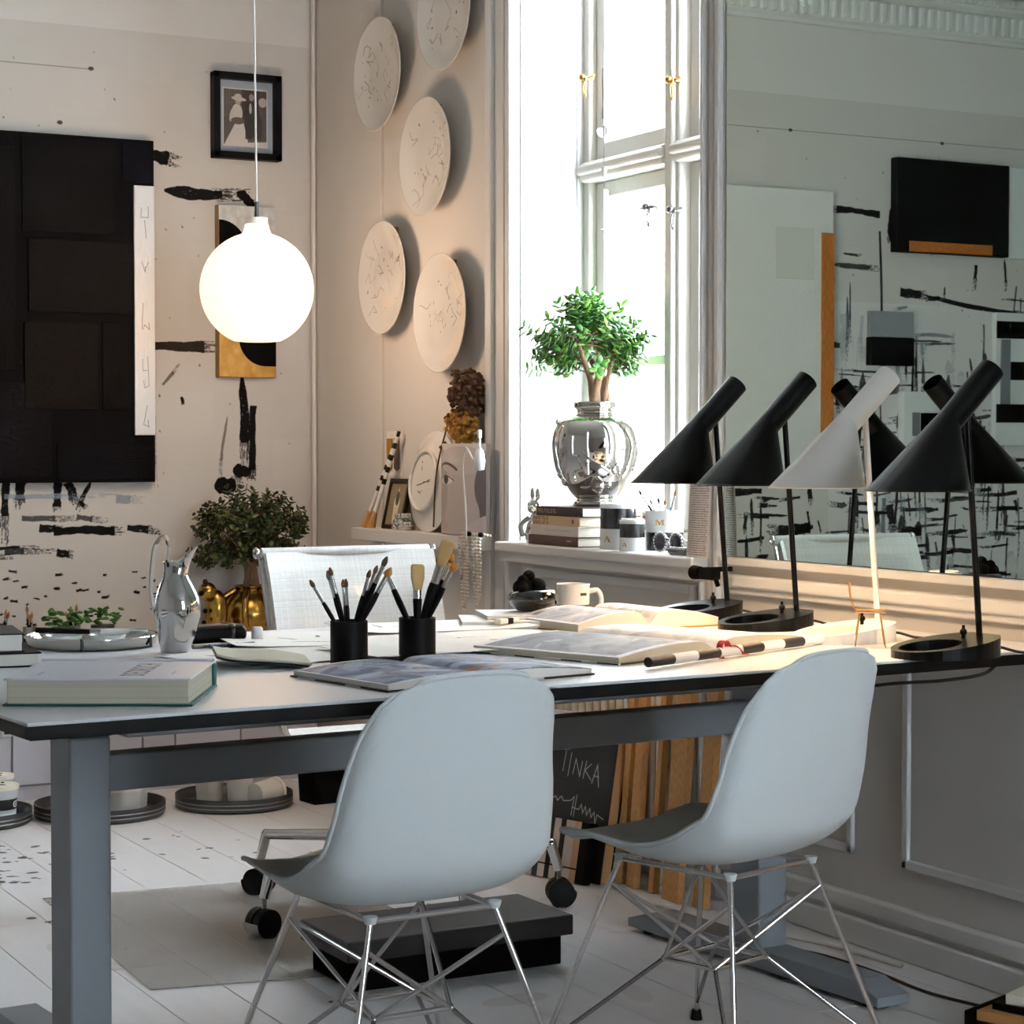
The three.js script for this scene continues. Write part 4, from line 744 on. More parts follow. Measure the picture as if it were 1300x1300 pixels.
  // jade plant in it
  jade('jade_tree', 'green jade plant growing out of the silver vase', [3.02, y + 0.262, -5.165], { trunks: [[-0.03, 0.02, 0.014], [0.0, -0.01, 0.012], [0.035, 0.0, 0.016], [-0.005, 0.03, 0.009]], crown: [-0.012, 0.215, -0.008, 0.15, 0.125], leaves: 1350, size: 0.0165, lobes: [[-0.1, -0.03, -0.07, 0.075], [0.04, 0.045, -0.01, 0.09], [0.1, -0.01, 0.055, 0.08], [-0.02, 0.09, -0.02, 0.07]], tones: [M.leaf, M.leafLight], light: 0.35, low: -0.05 });
}
function jade(name, label, pos, { trunks, crown: [cx, cy, cz, rx, ry], leaves, size, tones, light, low, lobes = [] }) {
  const o = thing(name, label, 'plant', pos);
  const tips = [], wood = [];
  // image-left is roughly (0.88, 0, 0.47) reversed; the crown spreads evenly in x and z
  trunks.forEach(([x, z, r], i) => {
    const a = i * 2.1 + 0.6, mid = [x + 0.02 * Math.cos(a), cy * 0.45, z + 0.02 * Math.sin(a)], end = [cx + rx * 0.45 * Math.cos(a), cy * 0.95, cz + rx * 0.45 * Math.sin(a)];
    wood.push(part('trunk', [rod([x, -0.012, z], mid, r, 10, r * 0.8), sph(r * 0.82, ...mid, 10), rod(mid, end, r * 0.8, 8, r * 0.4)], M.bark, o));
    tips.push(mid, end);
  });
  const twigs = [], light_ = [], dark_ = [];
  const leaf = new THREE.SphereGeometry(1, 6, 4).scale(0.55, 0.16, 1).translate(0, 0, 0.9);
  const sprigs = Math.round(leaves / 9);
  for (let s = 0; s < sprigs; s++) {
    const a = R(0, 2 * PI), b = R(-0.5, 1), q = Math.sqrt(Math.max(0, 1 - b * b)), k = Math.pow(rnd(), 0.38);
    const tip = V(cx + rx * k * q * Math.cos(a), cy + ry * k * b + (b < 0 ? low * k : 0), cz + rx * k * q * Math.sin(a));
    if (lobes.length && s % 5) { const l = lobes[s % lobes.length]; tip.set(cx + l[0] + l[3] * k * q * Math.cos(a), cy + l[1] + l[3] * k * R(-0.9, 1), cz + l[2] + l[3] * k * q * Math.sin(a)); }
    const from = V(...tips[(rnd() * tips.length) | 0]), start = from.clone().lerp(tip, k > 0.6 ? 0.5 : 0.2);
    if (s % 2 === 0) twigs.push(rod(start.toArray(), tip.toArray(), 0.0022, 5, 0.0014));
    const up = tip.clone().sub(V(cx, cy - ry * 0.9, cz)).normalize(), q0 = new THREE.Quaternion().setFromUnitVectors(V(0, 1, 0), up);
    for (let i = 0; i < 9; i++) {
      const g = leaf.clone().scale(size * R(0.75, 1.15), size, size * R(0.75, 1.15)), lv = Math.floor(i / 2);
      g.rotateX(-R(0.1, 0.8)).rotateY(i * PI + (lv % 2) * PI / 2 + R(-0.3, 0.3)).translate(0, -lv * size * 0.85, 0).applyQuaternion(q0).translate(tip.x, tip.y, tip.z);
      (rnd() < light ? light_ : dark_).push(g);
    }
  }
  part('twigs', twigs, M.bark, o).userData.kind = 'stuff';
  part('foliage', dark_, tones[0], o).userData.kind = 'stuff';
  part('foliage', light_, tones[1], o).userData.kind = 'stuff';
  part('soil', cyl(0.052, 0.052, 0.006, 0, -0.008, 0), M.soil, o);
  return o;
}
{ // little silver cherub bookend
  const o = thing('silver_figurine', 'small silver winged figurine beside the stacked books', 'figurine', [2.93, SY, -5.365]);
  part('body', lathe(smoothPts([[0.001, 0], [0.026, 0], [0.03, 0.02], [0.026, 0.05], [0.016, 0.075], [0.012, 0.085], [0.001, 0.088]], 24), 24), M.silver, o);
  part('head', [sph(0.023, -0.004, 0.108, 0.004, 18), sph(0.012, -0.02, 0.1, 0.012, 12)], M.silver, o);
  for (const s of [-1, 1]) part('ear', new THREE.SphereGeometry(0.013, 14, 10).scale(0.5, 1.5, 0.9).translate(0, 0.143, s * 0.016), M.silver, o);
  part('arm', wire([[-0.01, 0.075, -0.02], [-0.032, 0.05, -0.03], [-0.03, 0.02, -0.02]], 0.008, 14, 8), M.silver, o); part('arm', wire([[-0.01, 0.075, 0.02], [-0.03, 0.06, 0.028], [-0.034, 0.03, 0.016]], 0.008, 14, 8), M.silver, o);
  part('wing', new THREE.SphereGeometry(0.03, 14, 10).scale(0.25, 1.1, 0.7).translate(0.02, 0.06, -0.018), M.silver, o);
}
const emblem = (bg0, bg1, split, mark) => print(256, 128, (g, w, h) => { g.fillStyle = bg0; g.fillRect(0, 0, w, h * split); g.fillStyle = bg1; g.fillRect(0, h * split, w, h); mark(g, w, h); });
const goldMark = (g, x, y, ch, s) => { g.fillStyle = '#a98238'; g.font = `bold ${s}px serif`; g.textAlign = 'center'; g.fillText(ch, x, y); };
function jar(label, [x, z], r, h, name = 'candle_jar') {
  const o = thing(name, label, 'jar', [x, SY, z], 0.0, 'black and white jars on the sill');
  const art = emblem('#121217', '#e9e9ea', 0.5, (g, w, hh) => { for (const k of [0.06, 0.31, 0.56, 0.81]) goldMark(g, w * k, hh * 0.82, 'A', 26); });
  part('jar_body', new THREE.CylinderGeometry(r, r, h, 40).translate(0, h / 2, 0), phy({ map: art, roughness: 0.2, clearcoat: 0.6 }), o);
  part('lid', [cyl(r * 1.01, r * 1.01, 0.009, 0, h, 0, 40), cyl(r * 0.9, r * 0.88, 0.004, 0, h + 0.009, 0, 40)], M.white, o);
}
jar('larger black and white lidded jar next to the book stack', [2.955, -4.935], 0.05, 0.112);
jar('smaller black and white lidded jar in front of the larger jar', [2.918, -4.80], 0.034, 0.074);
{ // white and black pot with brushes on the sill
  const o = thing('sill_brush_pot', 'white and black pot holding slim brushes on the window sill', 'pot', [3.03, SY, -4.815]);
  const art = emblem('#eeeeee', '#16161b', 0.55, (g, w, hh) => { for (const k of [0.12, 0.37, 0.62, 0.87]) goldMark(g, w * k, hh * 0.36, 'M', 24); });
  part('pot_wall', new THREE.CylinderGeometry(0.053, 0.05, 0.108, 40, 1, true).translate(0, 0.054, 0), phy({ map: art, roughness: 0.2, side: THREE.DoubleSide }), o);
  part('pot_floor', cyl(0.05, 0.05, 0.006, 0, 0, 0, 40), M.blackGloss, o);
}
function paintBrush(label, foot, head, { r = 0.0035, hair = 0.022, tone = M.bristleDark, wide = 1.3, handle = M.black, flat = false, group }) {
  const A = V(...foot), B = V(...head), d = B.clone().sub(A), L = d.length(); d.normalize();
  const o = thing('paint_brush', label, 'brush', foot, 0, group); o.quaternion.setFromUnitVectors(V(0, 1, 0), d);
  part('brush_handle', lathe(smoothPts([[0.001, 0], [r * 0.6, 0.004], [r * 0.8, L * 0.3], [r * 1.25, L * 0.62], [r, L - hair - 0.035]], 16), 12), handle, o);
  part('ferrule', cyl(r, r * (flat ? 1.2 : 0.95), 0.035, 0, L - hair - 0.036, 0, 14), M.ferrule, o);
  const hg = lathe(flat ? [[r * 1.15, 0], [r * wide, hair * 0.5], [r * wide, hair * 0.92], [r * wide * 0.8, hair], [0.001, hair]] : smoothPts([[r * 0.9, 0], [r * wide, hair * 0.4], [r * 0.8, hair * 0.8], [0.001, hair]], 10), 14).translate(0, L - hair - 0.002, 0);
  if (flat) hg.scale(1, 1, 0.45);
  part('bristles', hg, tone, o); return o;
}
for (const [dx, dz, h, t] of [[-0.06, -0.04, 0.165, 0], [-0.03, -0.03, 0.14, 1], [-0.015, -0.01, 0.145, 0], [-0.005, 0.01, 0.14, 1], [0.02, 0.03, 0.165, 1]]) paintBrush('slim brush standing in the white and black pot on the sill', [3.03 - dx * 0.4, SY + 0.007, -4.815 - dz * 0.4], [3.03 + dx, SY + h, -4.815 + dz], { r: 0.003, hair: 0.016, tone: t ? M.bristleDark : M.black, handle: t ? std({ color: '#47566a', roughness: 0.4 }) : M.black, group: 'brushes in the sill pot' });
{ // round sunglasses with beaded rims
  const o = thing('sunglasses', 'round dark sunglasses with white beaded rims on the window sill', 'sunglasses', [2.93, SY + 0.003, -4.635], 0.12);
  const lens = phy({ color: '#2b2433', roughness: 0.1, clearcoat: 1 });
  for (const s of [-1, 1]) {
    const q = part('lens', new THREE.CylinderGeometry(0.021, 0.021, 0.003, 32).rotateZ(PI / 2).translate(0, 0.027, s * 0.033), lens, o);
    part('rim', new THREE.TorusGeometry(0.023, 0.004, 10, 36).rotateY(PI / 2).translate(0, 0.027, s * 0.033), M.blackGloss, q);
    const b = []; for (let i = 0; i < 18; i++) { const a = i * 2 * PI / 18; b.push(sph(0.0032, -0.003, 0.027 + 0.025 * Math.cos(a), s * 0.033 + 0.025 * Math.sin(a), 8)); } part('rim_beads', b, M.white, q).userData.kind = 'stuff';
    part('temple', [rod([0, 0.035, s * 0.058], [0.11, 0.004, s * 0.056], 0.0025)], M.blackGloss, o);
  }
  part('bridge', wire([[0, 0.03, -0.01], [-0.003, 0.035, 0], [0, 0.03, 0.01]], 0.003, 10, 8), M.blackGloss, o);
}
single('pen_case', 'short black cylindrical case lying on the sill beside the sunglasses', 'case', [rod([0, 0.011, -0.05], [0, 0.011, 0.03], 0.011, 16), rod([0, 0.011, 0.03], [0, 0.011, 0.05], 0.012, 16)], M.blackGloss, [2.905, SY, -4.535]);
single('perfume_bottle', 'tiny white and red striped box behind the jars on the sill', 'box', [rbox(0.03, 0.1, 0.03, 0.003, 0, 0.05, 0)], std({ map: print(32, 64, (g, w, h) => { g.fillStyle = '#efe9e4'; g.fillRect(0, 0, w, h); g.fillStyle = '#a8454e'; g.fillRect(0, 6, w, 5); g.fillRect(0, 26, w, 5); }), roughness: 0.5 }), [3.05, SY, -4.925]);
{ // printed sheet leaning at the casing
  const txt = print(128, 512, (g, w, h) => { g.fillStyle = '#d8cec9'; g.fillRect(0, 0, w, h); g.fillStyle = '#4f4846'; for (let y = 14; y < h - 20; y += 14) { let x = 8; while (x < w - 14) { const l = R(3, 12); g.globalAlpha = R(0.5, 0.95); g.fillRect(x, y, Math.min(l, w - 10 - x), 6); x += l + 2.5; } } g.globalAlpha = 1; });
  single('printed_sheet', 'narrow sheet of small printed text leaning by the window casing', 'paper', shell((u, v) => [0.012 * v - 0.008 * Math.sin(u * PI), 0.21 * v, (0.5 - u) * -0.1], 8, 10, 0.0008), std({ map: txt, roughness: 0.8 }), [2.885, SY, -4.43]);
}
{ // crystals hanging from the window catch
  const o = thing('crystal_strand', 'strand of hanging crystals and a pale prism on the window catch', 'ornament', [3.115, 0, -5.29]);
  part('thread', rod([0, 2.24, 0], [0, 1.9, 0.006], 0.0012, 6), M.steel, o);
  part('chain', wire([[0, 2.245, 0], [-0.005, 2.2, 0.008], [0.004, 2.15, -0.004], [-0.004, 2.12, 0.006], [0, 2.1, 0]], 0.005, 24, 6), M.steel, o);
  part('crystal', new THREE.IcosahedronGeometry(0.02, 1).translate(0, 2.065, 0), phy({ color: '#ffffff', transmission: 1, thickness: 0.02, roughness: 0, ior: 1.5 }), o);
  part('drop', lathe([[0.001, 0], [0.009, 0.035], [0.006, 0.045], [0.001, 0.046]], 12).translate(0, 1.915, 0.005), M.cream, o);
  part('prism', rbox(0.016, 0.115, 0.02, 0.002, 0, 1.835, 0.006), M.white, o);
}

// ================================================================ ON THE DESK
const DY = DESK + 0.0004;
// brush pots
const potBrushes = [
  [[1.532, -3.519], [[-0.075, 0.02, 0.155, 0], [-0.043, 0.03, 0.172, 1], [-0.035, -0.01, 0.18, 0], [-0.012, 0.01, 0.157, 0], [-0.004, -0.025, 0.16, 0], [0.04, 0.0, 0.175, 0], [0.052, 0.015, 0.182, 0], [0.072, -0.01, 0.2, 1], [0.078, 0.02, 0.178, 2]]],
  [[1.673, -3.524], [[-0.062, 0.02, 0.168, 3], [0.0, 0.02, 0.18, 4], [0.045, 0.01, 0.2, 2], [0.06, -0.01, 0.225, 5], [0.068, 0.02, 0.2, 2], [0.074, 0.0, 0.185, 2]]],
];
potBrushes.forEach(([[x, z], list], k) => {
  const o = thing('brush_pot', k ? 'black cylindrical pot of broad bristle brushes on the desk' : 'black cylindrical pot of fine brushes on the desk', 'pot', [x, DY, z], 0, 'black brush pots on the desk');
  part('pot_wall', lathe([[0.001, 0], [0.0335, 0], [0.0345, 0.003], [0.0345, 0.079], [0.0335, 0.08], [0.0325, 0.079], [0.0325, 0.004], [0.001, 0.004]], 48), M.black, o);
  const kinds = ['fine dark-haired brush', 'brush with a long bright ferrule', 'brush with orange-tan hair', 'brush handle with silver collar', 'broad flat cream bristle brush', 'wide tan bristle brush'];
  list.forEach(([ix, d, h, kind]) => {   // ix: sideways lean, d: depth lean
    const rx = 0.88, rz = 0.47, dx = ix * rx + d * 0.47, dz = ix * rz - d * 0.88;
    paintBrush(`${kinds[kind]} standing in the ${k ? 'pot of broad brushes' : 'pot of fine brushes'}`, [x - dx * 0.22, DY + 0.005, z - dz * 0.22], [x + dx, DY + h, z + dz], [
      { r: 0.0034, hair: 0.016, tone: M.bristleDark }, { r: 0.0042, hair: 0.02, tone: std({ color: '#4e4639', roughness: 0.8 }) }, { r: 0.0048, hair: 0.02, tone: std({ color: '#b47a35', roughness: 0.9 }), wide: 1.6 }, { r: 0.0052, hair: 0.006, tone: M.ferrule, handle: M.black }, { r: 0.007, hair: 0.05, tone: M.bristle, wide: 2.0, flat: true }, { r: 0.0075, hair: 0.05, tone: std({ color: '#b89662', roughness: 0.9 }), wide: 1.9, flat: true }][kind]).userData.group = k ? 'brushes in the second pot' : 'brushes in the first pot';
  });
});
// chrome pitcher
{
  const o = thing('chrome_pitcher', 'polished chrome pitcher with tall looped handle and pointed spout', 'pitcher', [1.322, DY, -3.883], -0.49);
  const prof = smoothPts([[0.001, 0], [0.026, 0], [0.03, 0.01], [0.039, 0.045], [0.0445, 0.08], [0.042, 0.105], [0.033, 0.13], [0.0245, 0.15], [0.022, 0.162], [0.0235, 0.176]], 60);
  const g = lathe(prof, 48), p = g.attributes.position;
  for (let i = 0; i < p.count; i++) { const y = p.getY(i), t = Math.max(0, (y - 0.15) / 0.026), x = p.getX(i); if (t > 0) { const k = Math.max(0, x / 0.023); p.setX(i, x + t * k * k * 0.022); p.setY(i, y + t * k * k * 0.03); } p.setX(i, p.getX(i) + 0.006 * Math.sin(Math.min(1, y / 0.16) * PI)); }
  g.computeVertexNormals(); part('pitcher_body', mergeVertices(g), M.chrome, o);
  const c = new THREE.CatmullRomCurve3([[-0.018, 0.172, 0], [-0.012, 0.2, 0], [-0.02, 0.226, 0], [-0.034, 0.21, 0], [-0.042, 0.16, 0], [-0.044, 0.11, 0], [-0.037, 0.07, 0]].map((q) => V(...q)), false, 'centripetal');
  part('pitcher_handle', shell((u, v) => { const q = c.getPointAt(v), w = (u - 0.5) * (0.014 + 0.026 * Math.sin(v * PI)); return [q.x, q.y, w]; }, 4, 40, 0.003), M.chrome, o);
}
// silver tray with porcelain bowls
{
  const T0 = [1.215, DY, -4.08];
  const o = thing('silver_tray', 'round silver tray with banded rim holding white bowls', 'tray', T0);
  part('tray_dish', lathe([[0.001, 0.001], [0.118, 0.001], [0.128, 0.006], [0.131, 0.022], [0.128, 0.022], [0.125, 0.008], [0.117, 0.004], [0.001, 0.004]], 64), M.silver, o);
  part('rim_wire', new THREE.TorusGeometry(0.1305, 0.0028, 8, 72).rotateX(PI / 2).translate(0, 0.022, 0), M.chrome, o);
  for (const a of [0.8, 2.0, 3.4, 5.2]) part('rim_post', rod([Math.cos(a) * 0.132, 0.002, Math.sin(a) * 0.132], [Math.cos(a) * 0.132, 0.026, Math.sin(a) * 0.132], 0.003), M.tinDark, o);
  const bowl = lathe([[0.001, 0], [0.022, 0], [0.026, 0.004], [0.036, 0.018], [0.0385, 0.024], [0.037, 0.0245], [0.034, 0.019], [0.022, 0.006], [0.001, 0.005]], 40);
  const L = ['nearest the brush tip', 'under the brush handle', 'at the tray centre', 'at the back of the tray', 'next to the chrome pitcher'];
  [[-0.07, 0.045], [-0.05, -0.045], [0.012, 0.065], [0.02, -0.02], [0.085, -0.02]].forEach(([x, z], i) => single('porcelain_bowl', `small white porcelain bowl ${L[i]}`, 'bowl', bowl, phy({ color: '#e3e9e6', roughness: 0.15, clearcoat: 0.8 }), [T0[0] + x, DY + 0.0042, T0[2] + z], 0, 'porcelain bowls on the silver tray'));
  const b = thing('palette_brush', 'black-handled brush with white tip laid across the bowls', 'brush', [T0[0] - 0.03, DY + 0.034, T0[2] + 0.055], -0.05);
  part('brush_handle', rod([-0.09, 0.004, -0.03], [0.01, 0, 0.0], 0.006, 10, 0.005), M.black, b); part('ferrule', rod([0.01, 0, 0], [0.03, 0, 0.004], 0.005), M.ferrule, b); part('bristles', rod([0.03, 0, 0.004], [0.085, -0.003, 0.012], 0.006, 10, 0.009), M.porcelain, b);
}
// dark books at the desk end
book('desk_book', 'lower black-bound book at the end of the desk', [0.915, DY, -3.85], -0.12, 0.235, 0.026, 0.2, M.black, null, 'black books at the desk end', M.paper);
book('desk_book', 'upper black book with worn cover at the end of the desk', [0.895, DY + 0.0265, -3.86], -0.14, 0.225, 0.034, 0.19, std({ color: '#1b1717', roughness: 0.6 }), null, 'black books at the desk end', M.paper);
// thick green-edged catalogue
{
  const a = Math.atan2(-(0.134), 0.252) * -1;      // turn of the long edge
  const o = thing('catalogue', 'thick white-topped catalogue with green binding and dark title', 'book', [0.81, DY, -3.184], -0.487);
  const L = 0.287, W = 0.27, h = 0.043;
  part('page_block', rspan(0.004, L - 0.004, 0.003, h - 0.002, -W + 0.014, -0.004, 0.0015), std({ map: print(64, 128, (g, w, hh) => { g.fillStyle = '#bdb8a6'; g.fillRect(0, 0, w, hh); for (let i = 0; i < 60; i++) { g.globalAlpha = R(0.1, 0.4); g.fillStyle = rnd() < 0.5 ? '#8f8a7a' : '#d8d3c2'; g.fillRect(0, R(0, hh), w, R(0.5, 2)); } g.globalAlpha = 1; }), roughness: 0.9 }), o);
  const title = print(512, 512, (g, w, hh) => { g.fillStyle = '#d9dbe4'; g.fillRect(0, 0, w, hh); g.save(); g.translate(w * 0.66, hh * 0.52); g.rotate(-PI / 2); g.fillStyle = '#3b3450'; g.font = 'bold 96px sans-serif'; g.textAlign = 'center'; g.scale(0.78, 1); g.fillText('DEOROCH', 0, 34); g.restore(); g.fillStyle = '#9aa0c4'; g.fillRect(70, 330, 7, 90); g.fillStyle = '#a7a3a8'; g.fillRect(440, 320, 6, 80); g.fillStyle = '#7c7f8c'; for (let i = 0; i < 3; i++) g.fillRect(300 + i * 34, 26, 18, 7); });
  const top = clean(rspan(0, L, h - 0.003, h, -W, 0.001, 0.001)); { const p = top.attributes.position, u = top.attributes.uv; for (let i = 0; i < p.count; i++) u.setXY(i, p.getX(i) / L, -p.getZ(i) / W); }
  part('front_cover', top, std({ map: title, roughness: 0.35 }), o);
  part('spine_hinge', rod([0, h - 0.001, -W + 0.006], [L, h - 0.001, -W + 0.006], 0.005, 12), std({ color: '#d4d7e2', roughness: 0.4 }), o);
  part('back_cover', rspan(-0.002, L + 0.003, 0, 0.0035, -W, 0.002, 0.001), std({ color: '#174a45', roughness: 0.5 }), o);
  part('binding', rspan(-0.001, L + 0.002, 0.002, h - 0.002, -W - 0.001, -W + 0.013, 0.003), std({ color: '#1c5c55', roughness: 0.5 }), o);
}
// open and lying printed matter
function openBook(name, label, pos, turn, w, d, h, artL, artR, edge = M.paper, cover = M.black, bend = 1) {
  const o = thing(name, label, 'book', pos, turn);   // fold runs along own z
  for (const s of [-1, 1]) {
    const top = (u, v) => { const x = s < 0 ? -w / 2 * (1 - u) : w / 2 * u, t = Math.abs(x) / (w / 2); return [x, 0.004 + h * (0.45 + 0.55 * (1 - t)) * bend - h * 0.75 * Math.exp(-((t / 0.09) ** 2)) + 0.3 * h * Math.sin(t * PI), d / 2 - d * v]; };
    const blk = part('pages', shell(top, 24, 2, 0.0015), std({ map: s < 0 ? artL : artR, roughness: 0.6 }), o);
    const sides = [];
    for (const e of [0, 1]) sides.push(surface((u, v) => { const q = top(u, e); return [q[0], 0.002 + (q[1] - 0.003) * v, q[2] + (e ? 0.0006 : -0.0006)]; }, 24, 1));
    const x1 = s < 0 ? 0 : 1; sides.push(surface((u, v) => { const q = top(x1, u); return [q[0] - s * 0.0006, 0.002 + (q[1] - 0.003) * v, q[2]]; }, 2, 1));
    part('page_edges', sides, edge, blk);
  }
  part('cover', rspan(-w / 2 - 0.005, w / 2 + 0.005, 0, 0.003, -d / 2 - 0.004, d / 2 + 0.004, 0.001), cover, o);
  return o;
}
const photo = (w, h, base, blobs, margin = 0) => print(w, h, (g) => {
  g.fillStyle = '#e9e9ec'; g.fillRect(0, 0, w, h); g.save(); g.beginPath(); g.rect(margin, margin, w - 2 * margin, h - 2 * margin); g.clip(); g.fillStyle = base; g.fillRect(0, 0, w, h);
  for (let i = 0; i < 60; i++) { g.globalAlpha = R(0.3, 0.85); g.fillStyle = blobs[(rnd() * blobs.length) | 0]; g.beginPath(); g.ellipse(R(0, w), R(0, h), R(8, w * 0.22), R(4, h * 0.08), R(-0.6, 0.6), 0, 7); g.fill(); }
  g.restore(); g.globalAlpha = 1;
});
const greyArt = photo(384, 300, '#77767c', ['#4f4e56', '#97969b', '#b2b1b5', '#5e5d66'], 14), blueArt = photo(384, 300, '#6e7c98', ['#3f4c6a', '#a9b4c6', '#262b3c', '#b59a8d'], 10), faceArt = photo(384, 300, '#8790a8', ['#b0714a', '#c9a48c', '#4d5670', '#b9c1d2', '#2c272e'], 0), greyArt2 = photo(384, 300, '#a2a1a6', ['#7d7c83', '#d5d4d7', '#5f5e66', '#bcbbbf'], 18), pale = photo(384, 300, '#dcdcdf', ['#c3c3c8', '#efeff1', '#b1b0b6'], 24);
openBook('photo_magazine', 'open photo magazine with blue-grey pictures behind the shell chair', [1.595, DY, -3.255], 0.17, 0.43, 0.29, 0.016, blueArt, faceArt, M.paper, std({ map: print(256, 16, (g, w, h) => { g.fillStyle = '#101014'; g.fillRect(0, 0, w, h); g.fillStyle = '#dfe6ea'; g.fillRect(20, 0, 50, h); g.fillRect(150, 0, 40, h); }), roughness: 0.5 }));
openBook('large_photo_book', 'large open photo book with grey pictures and black-white spine', [2.175, DY, -3.54], 0.36, 0.6, 0.36, 0.022, greyArt, pale, M.pagesGrey, std({ map: print(256, 16, (g, w, h) => { g.fillStyle = '#ececec'; g.fillRect(0, 0, w, h); g.fillStyle = '#17161a'; for (const x of [2, 80, 160, 220]) g.fillRect(x, 0, 34, h); }), roughness: 0.5 }));
openBook('splayed_book', 'splayed open book with warm-lit pages under the table lamps', [2.395, DY, -4.0], 0.08, 0.38, 0.24, 0.034, greyArt2, pale, M.pages, M.rawWood);
{ // rolled striped spines and red ribbon beside the large book
  const s = thing('striped_roll', 'black and white striped roll lying along the large open book', 'roll', [1.97, DY + 0.012, -3.185]);
  const dx = 0.555, dz = -0.235; let k = 0;
  for (let i = 0; i < 8; i++) { const a = i / 8, b = (i + 1) / 8; part('stripe', rod([dx * a, 0, dz * a], [dx * b, 0, dz * b], 0.0095, 14), k++ % 2 ? M.white : std({ color: '#16151a', roughness: 0.5 }), s); }
  const rb = std({ color: '#c8342a', roughness: 0.55 }), o = thing('red_ribbon', 'red ribbon tied round the striped roll', 'ribbon', [2.215, DY + 0.004, -3.29], 0.4);
  part('loop', shell((u, v) => [-0.018 + 0.016 * Math.cos(u * PI * 1.6), 0.012 + 0.018 * Math.sin(u * PI * 1.6), (v - 0.5) * 0.014], 18, 2, 0.0012), rb, o);
  part('tail', shell((u, v) => [0.0 + 0.045 * u, 0.018 * (1 - u) + 0.004 * Math.sin(u * 6), (v - 0.5) * 0.014 + 0.01 * u], 10, 2, 0.0012), rb, o); part('tail', shell((u, v) => [-0.03 - 0.03 * u, 0.014 * (1 - u), (v - 0.5) * 0.012], 8, 2, 0.0012), rb, o);
}
// loose drawing sheets
const sheetArt = (n) => print(320, 220, (g, w, h) => { g.fillStyle = '#f1ede6'; g.fillRect(0, 0, w, h); for (let i = 0; i < n; i++) brush(g, R(40, 220), R(40, 180), R(60, 260), R(40, 180), R(2, 8), 0.6, '#1d1a19'); });
[[1.50, -3.72, 0.3, 0.42, 0.30, 0, 'nearest the pot of fine brushes'], [1.69, -3.98, -0.15, 0.46, 0.32, 3, 'with dark brush marks below the office chair'], [1.93, -3.80, 0.25, 0.44, 0.30, 2, 'between the pot of broad brushes and the splayed book'], [1.98, -4.10, -0.05, 0.40, 0.26, 1, 'along the far edge of the desk'], [1.76, -3.66, 0.08, 0.36, 0.25, 1, 'behind the open photo magazine']].forEach(([x, z, a, w, d, n, l], i) => {
  const art = sheetArt(n + 1);
  single('drawing_sheet', `loose cream drawing paper ${l}`, 'paper', shell((u, v) => [(u - 0.5) * w, 0.003 + i * 0.0017 + 0.005 * Math.pow(Math.abs(u - 0.5) * 2, 4) * (i % 2), (0.5 - v) * d], 14, 6, 0.0008), std({ map: art, roughness: 0.8 }), [x, DY, z], a, 'drawing sheets on the desk');
});
{ // black glossy bowl with a dark figure on it, on notebooks
  const nb = [['white notebook with black corner under the black bowl', 2.20, -4.12, 0.19, 0.016, 0.25, 0], ['thin white notebook on top of another under the black bowl', 2.25, -4.15, 0.18, 0.009, 0.22, 0.016]];
  nb.forEach(([l, x, z, w, h, d, y], i) => book('notebook', l, [x, DY + y + 0.0002 * i, z], 1.15 + i * 0.1, w, h, d, i ? M.white : M.white, i ? null : spine('#e9e9e9', '#111111', (g) => { g.fillRect(180, 0, 80, 32); }), 'notebooks under the black bowl', M.paper));
  const y = DY + 0.0256, o = thing('black_bowl', 'glossy black lobed bowl on white notebooks', 'bowl', [2.275, y, -4.17]);
  const g = lathe(smoothPts([[0.001, 0], [0.034, 0], [0.05, 0.012], [0.058, 0.03], [0.05, 0.046], [0.036, 0.05], [0.032, 0.045], [0.001, 0.03]], 40), 48), p = g.attributes.position;
  for (let i = 0; i < p.count; i++) { const a = Math.atan2(p.getZ(i), p.getX(i)), k = 1 + 0.06 * Math.cos(3 * a + 1); p.setX(i, p.getX(i) * k); p.setZ(i, p.getZ(i) * k); } g.computeVertexNormals();
  part('bowl_body', mergeVertices(g), M.blackGloss, o);
  const c = thing('velvet_cluster', 'matt black knotted cluster sitting in the black bowl', 'ornament', [2.26, y + 0.036, -4.18]);
  part('knot', [sph(0.026, 0, 0.012, 0), sph(0.02, 0.02, 0.02, 0.015), sph(0.019, -0.02, 0.018, 0.01), sph(0.015, 0.006, 0.042, 0.0), sph(0.013, -0.015, 0.034, 0.01)], M.blackMatte, c); part('band', new THREE.TorusGeometry(0.02, 0.002, 8, 24).rotateX(1.3).translate(-0.018, 0.006, 0.006), M.silver, c);
}
{ // mug
  const o = thing('mug', 'white and black two-tone mug beside the black bowl', 'mug', [2.385, DY, -4.185], -0.45);
  const art = print(256, 64, (g, w, h) => { g.fillStyle = '#efeae4'; g.fillRect(0, 0, w, h * 0.56); g.fillStyle = '#1b1310'; g.fillRect(0, h * 0.56, w, h); g.fillStyle = '#4a413c'; g.fillRect(16, 14, 20, 5); g.fillRect(144, 14, 20, 5); });
  part('mug_wall', new THREE.CylinderGeometry(0.0385, 0.037, 0.082, 40, 1, true).translate(0, 0.041, 0), phy({ map: art, roughness: 0.2, side: THREE.DoubleSide }), o);
  part('mug_floor', cyl(0.037, 0.037, 0.006, 0, 0, 0, 40), M.blackGloss, o); part('lip', new THREE.TorusGeometry(0.0375, 0.002, 8, 48).rotateX(PI / 2).translate(0, 0.082, 0), M.porcelain, o);
  part('mug_handle', wire([[0.036, 0.066, 0], [0.056, 0.068, 0], [0.065, 0.05, 0], [0.06, 0.028, 0], [0.036, 0.02, 0]], 0.006, 30, 10), M.porcelain, o);
}
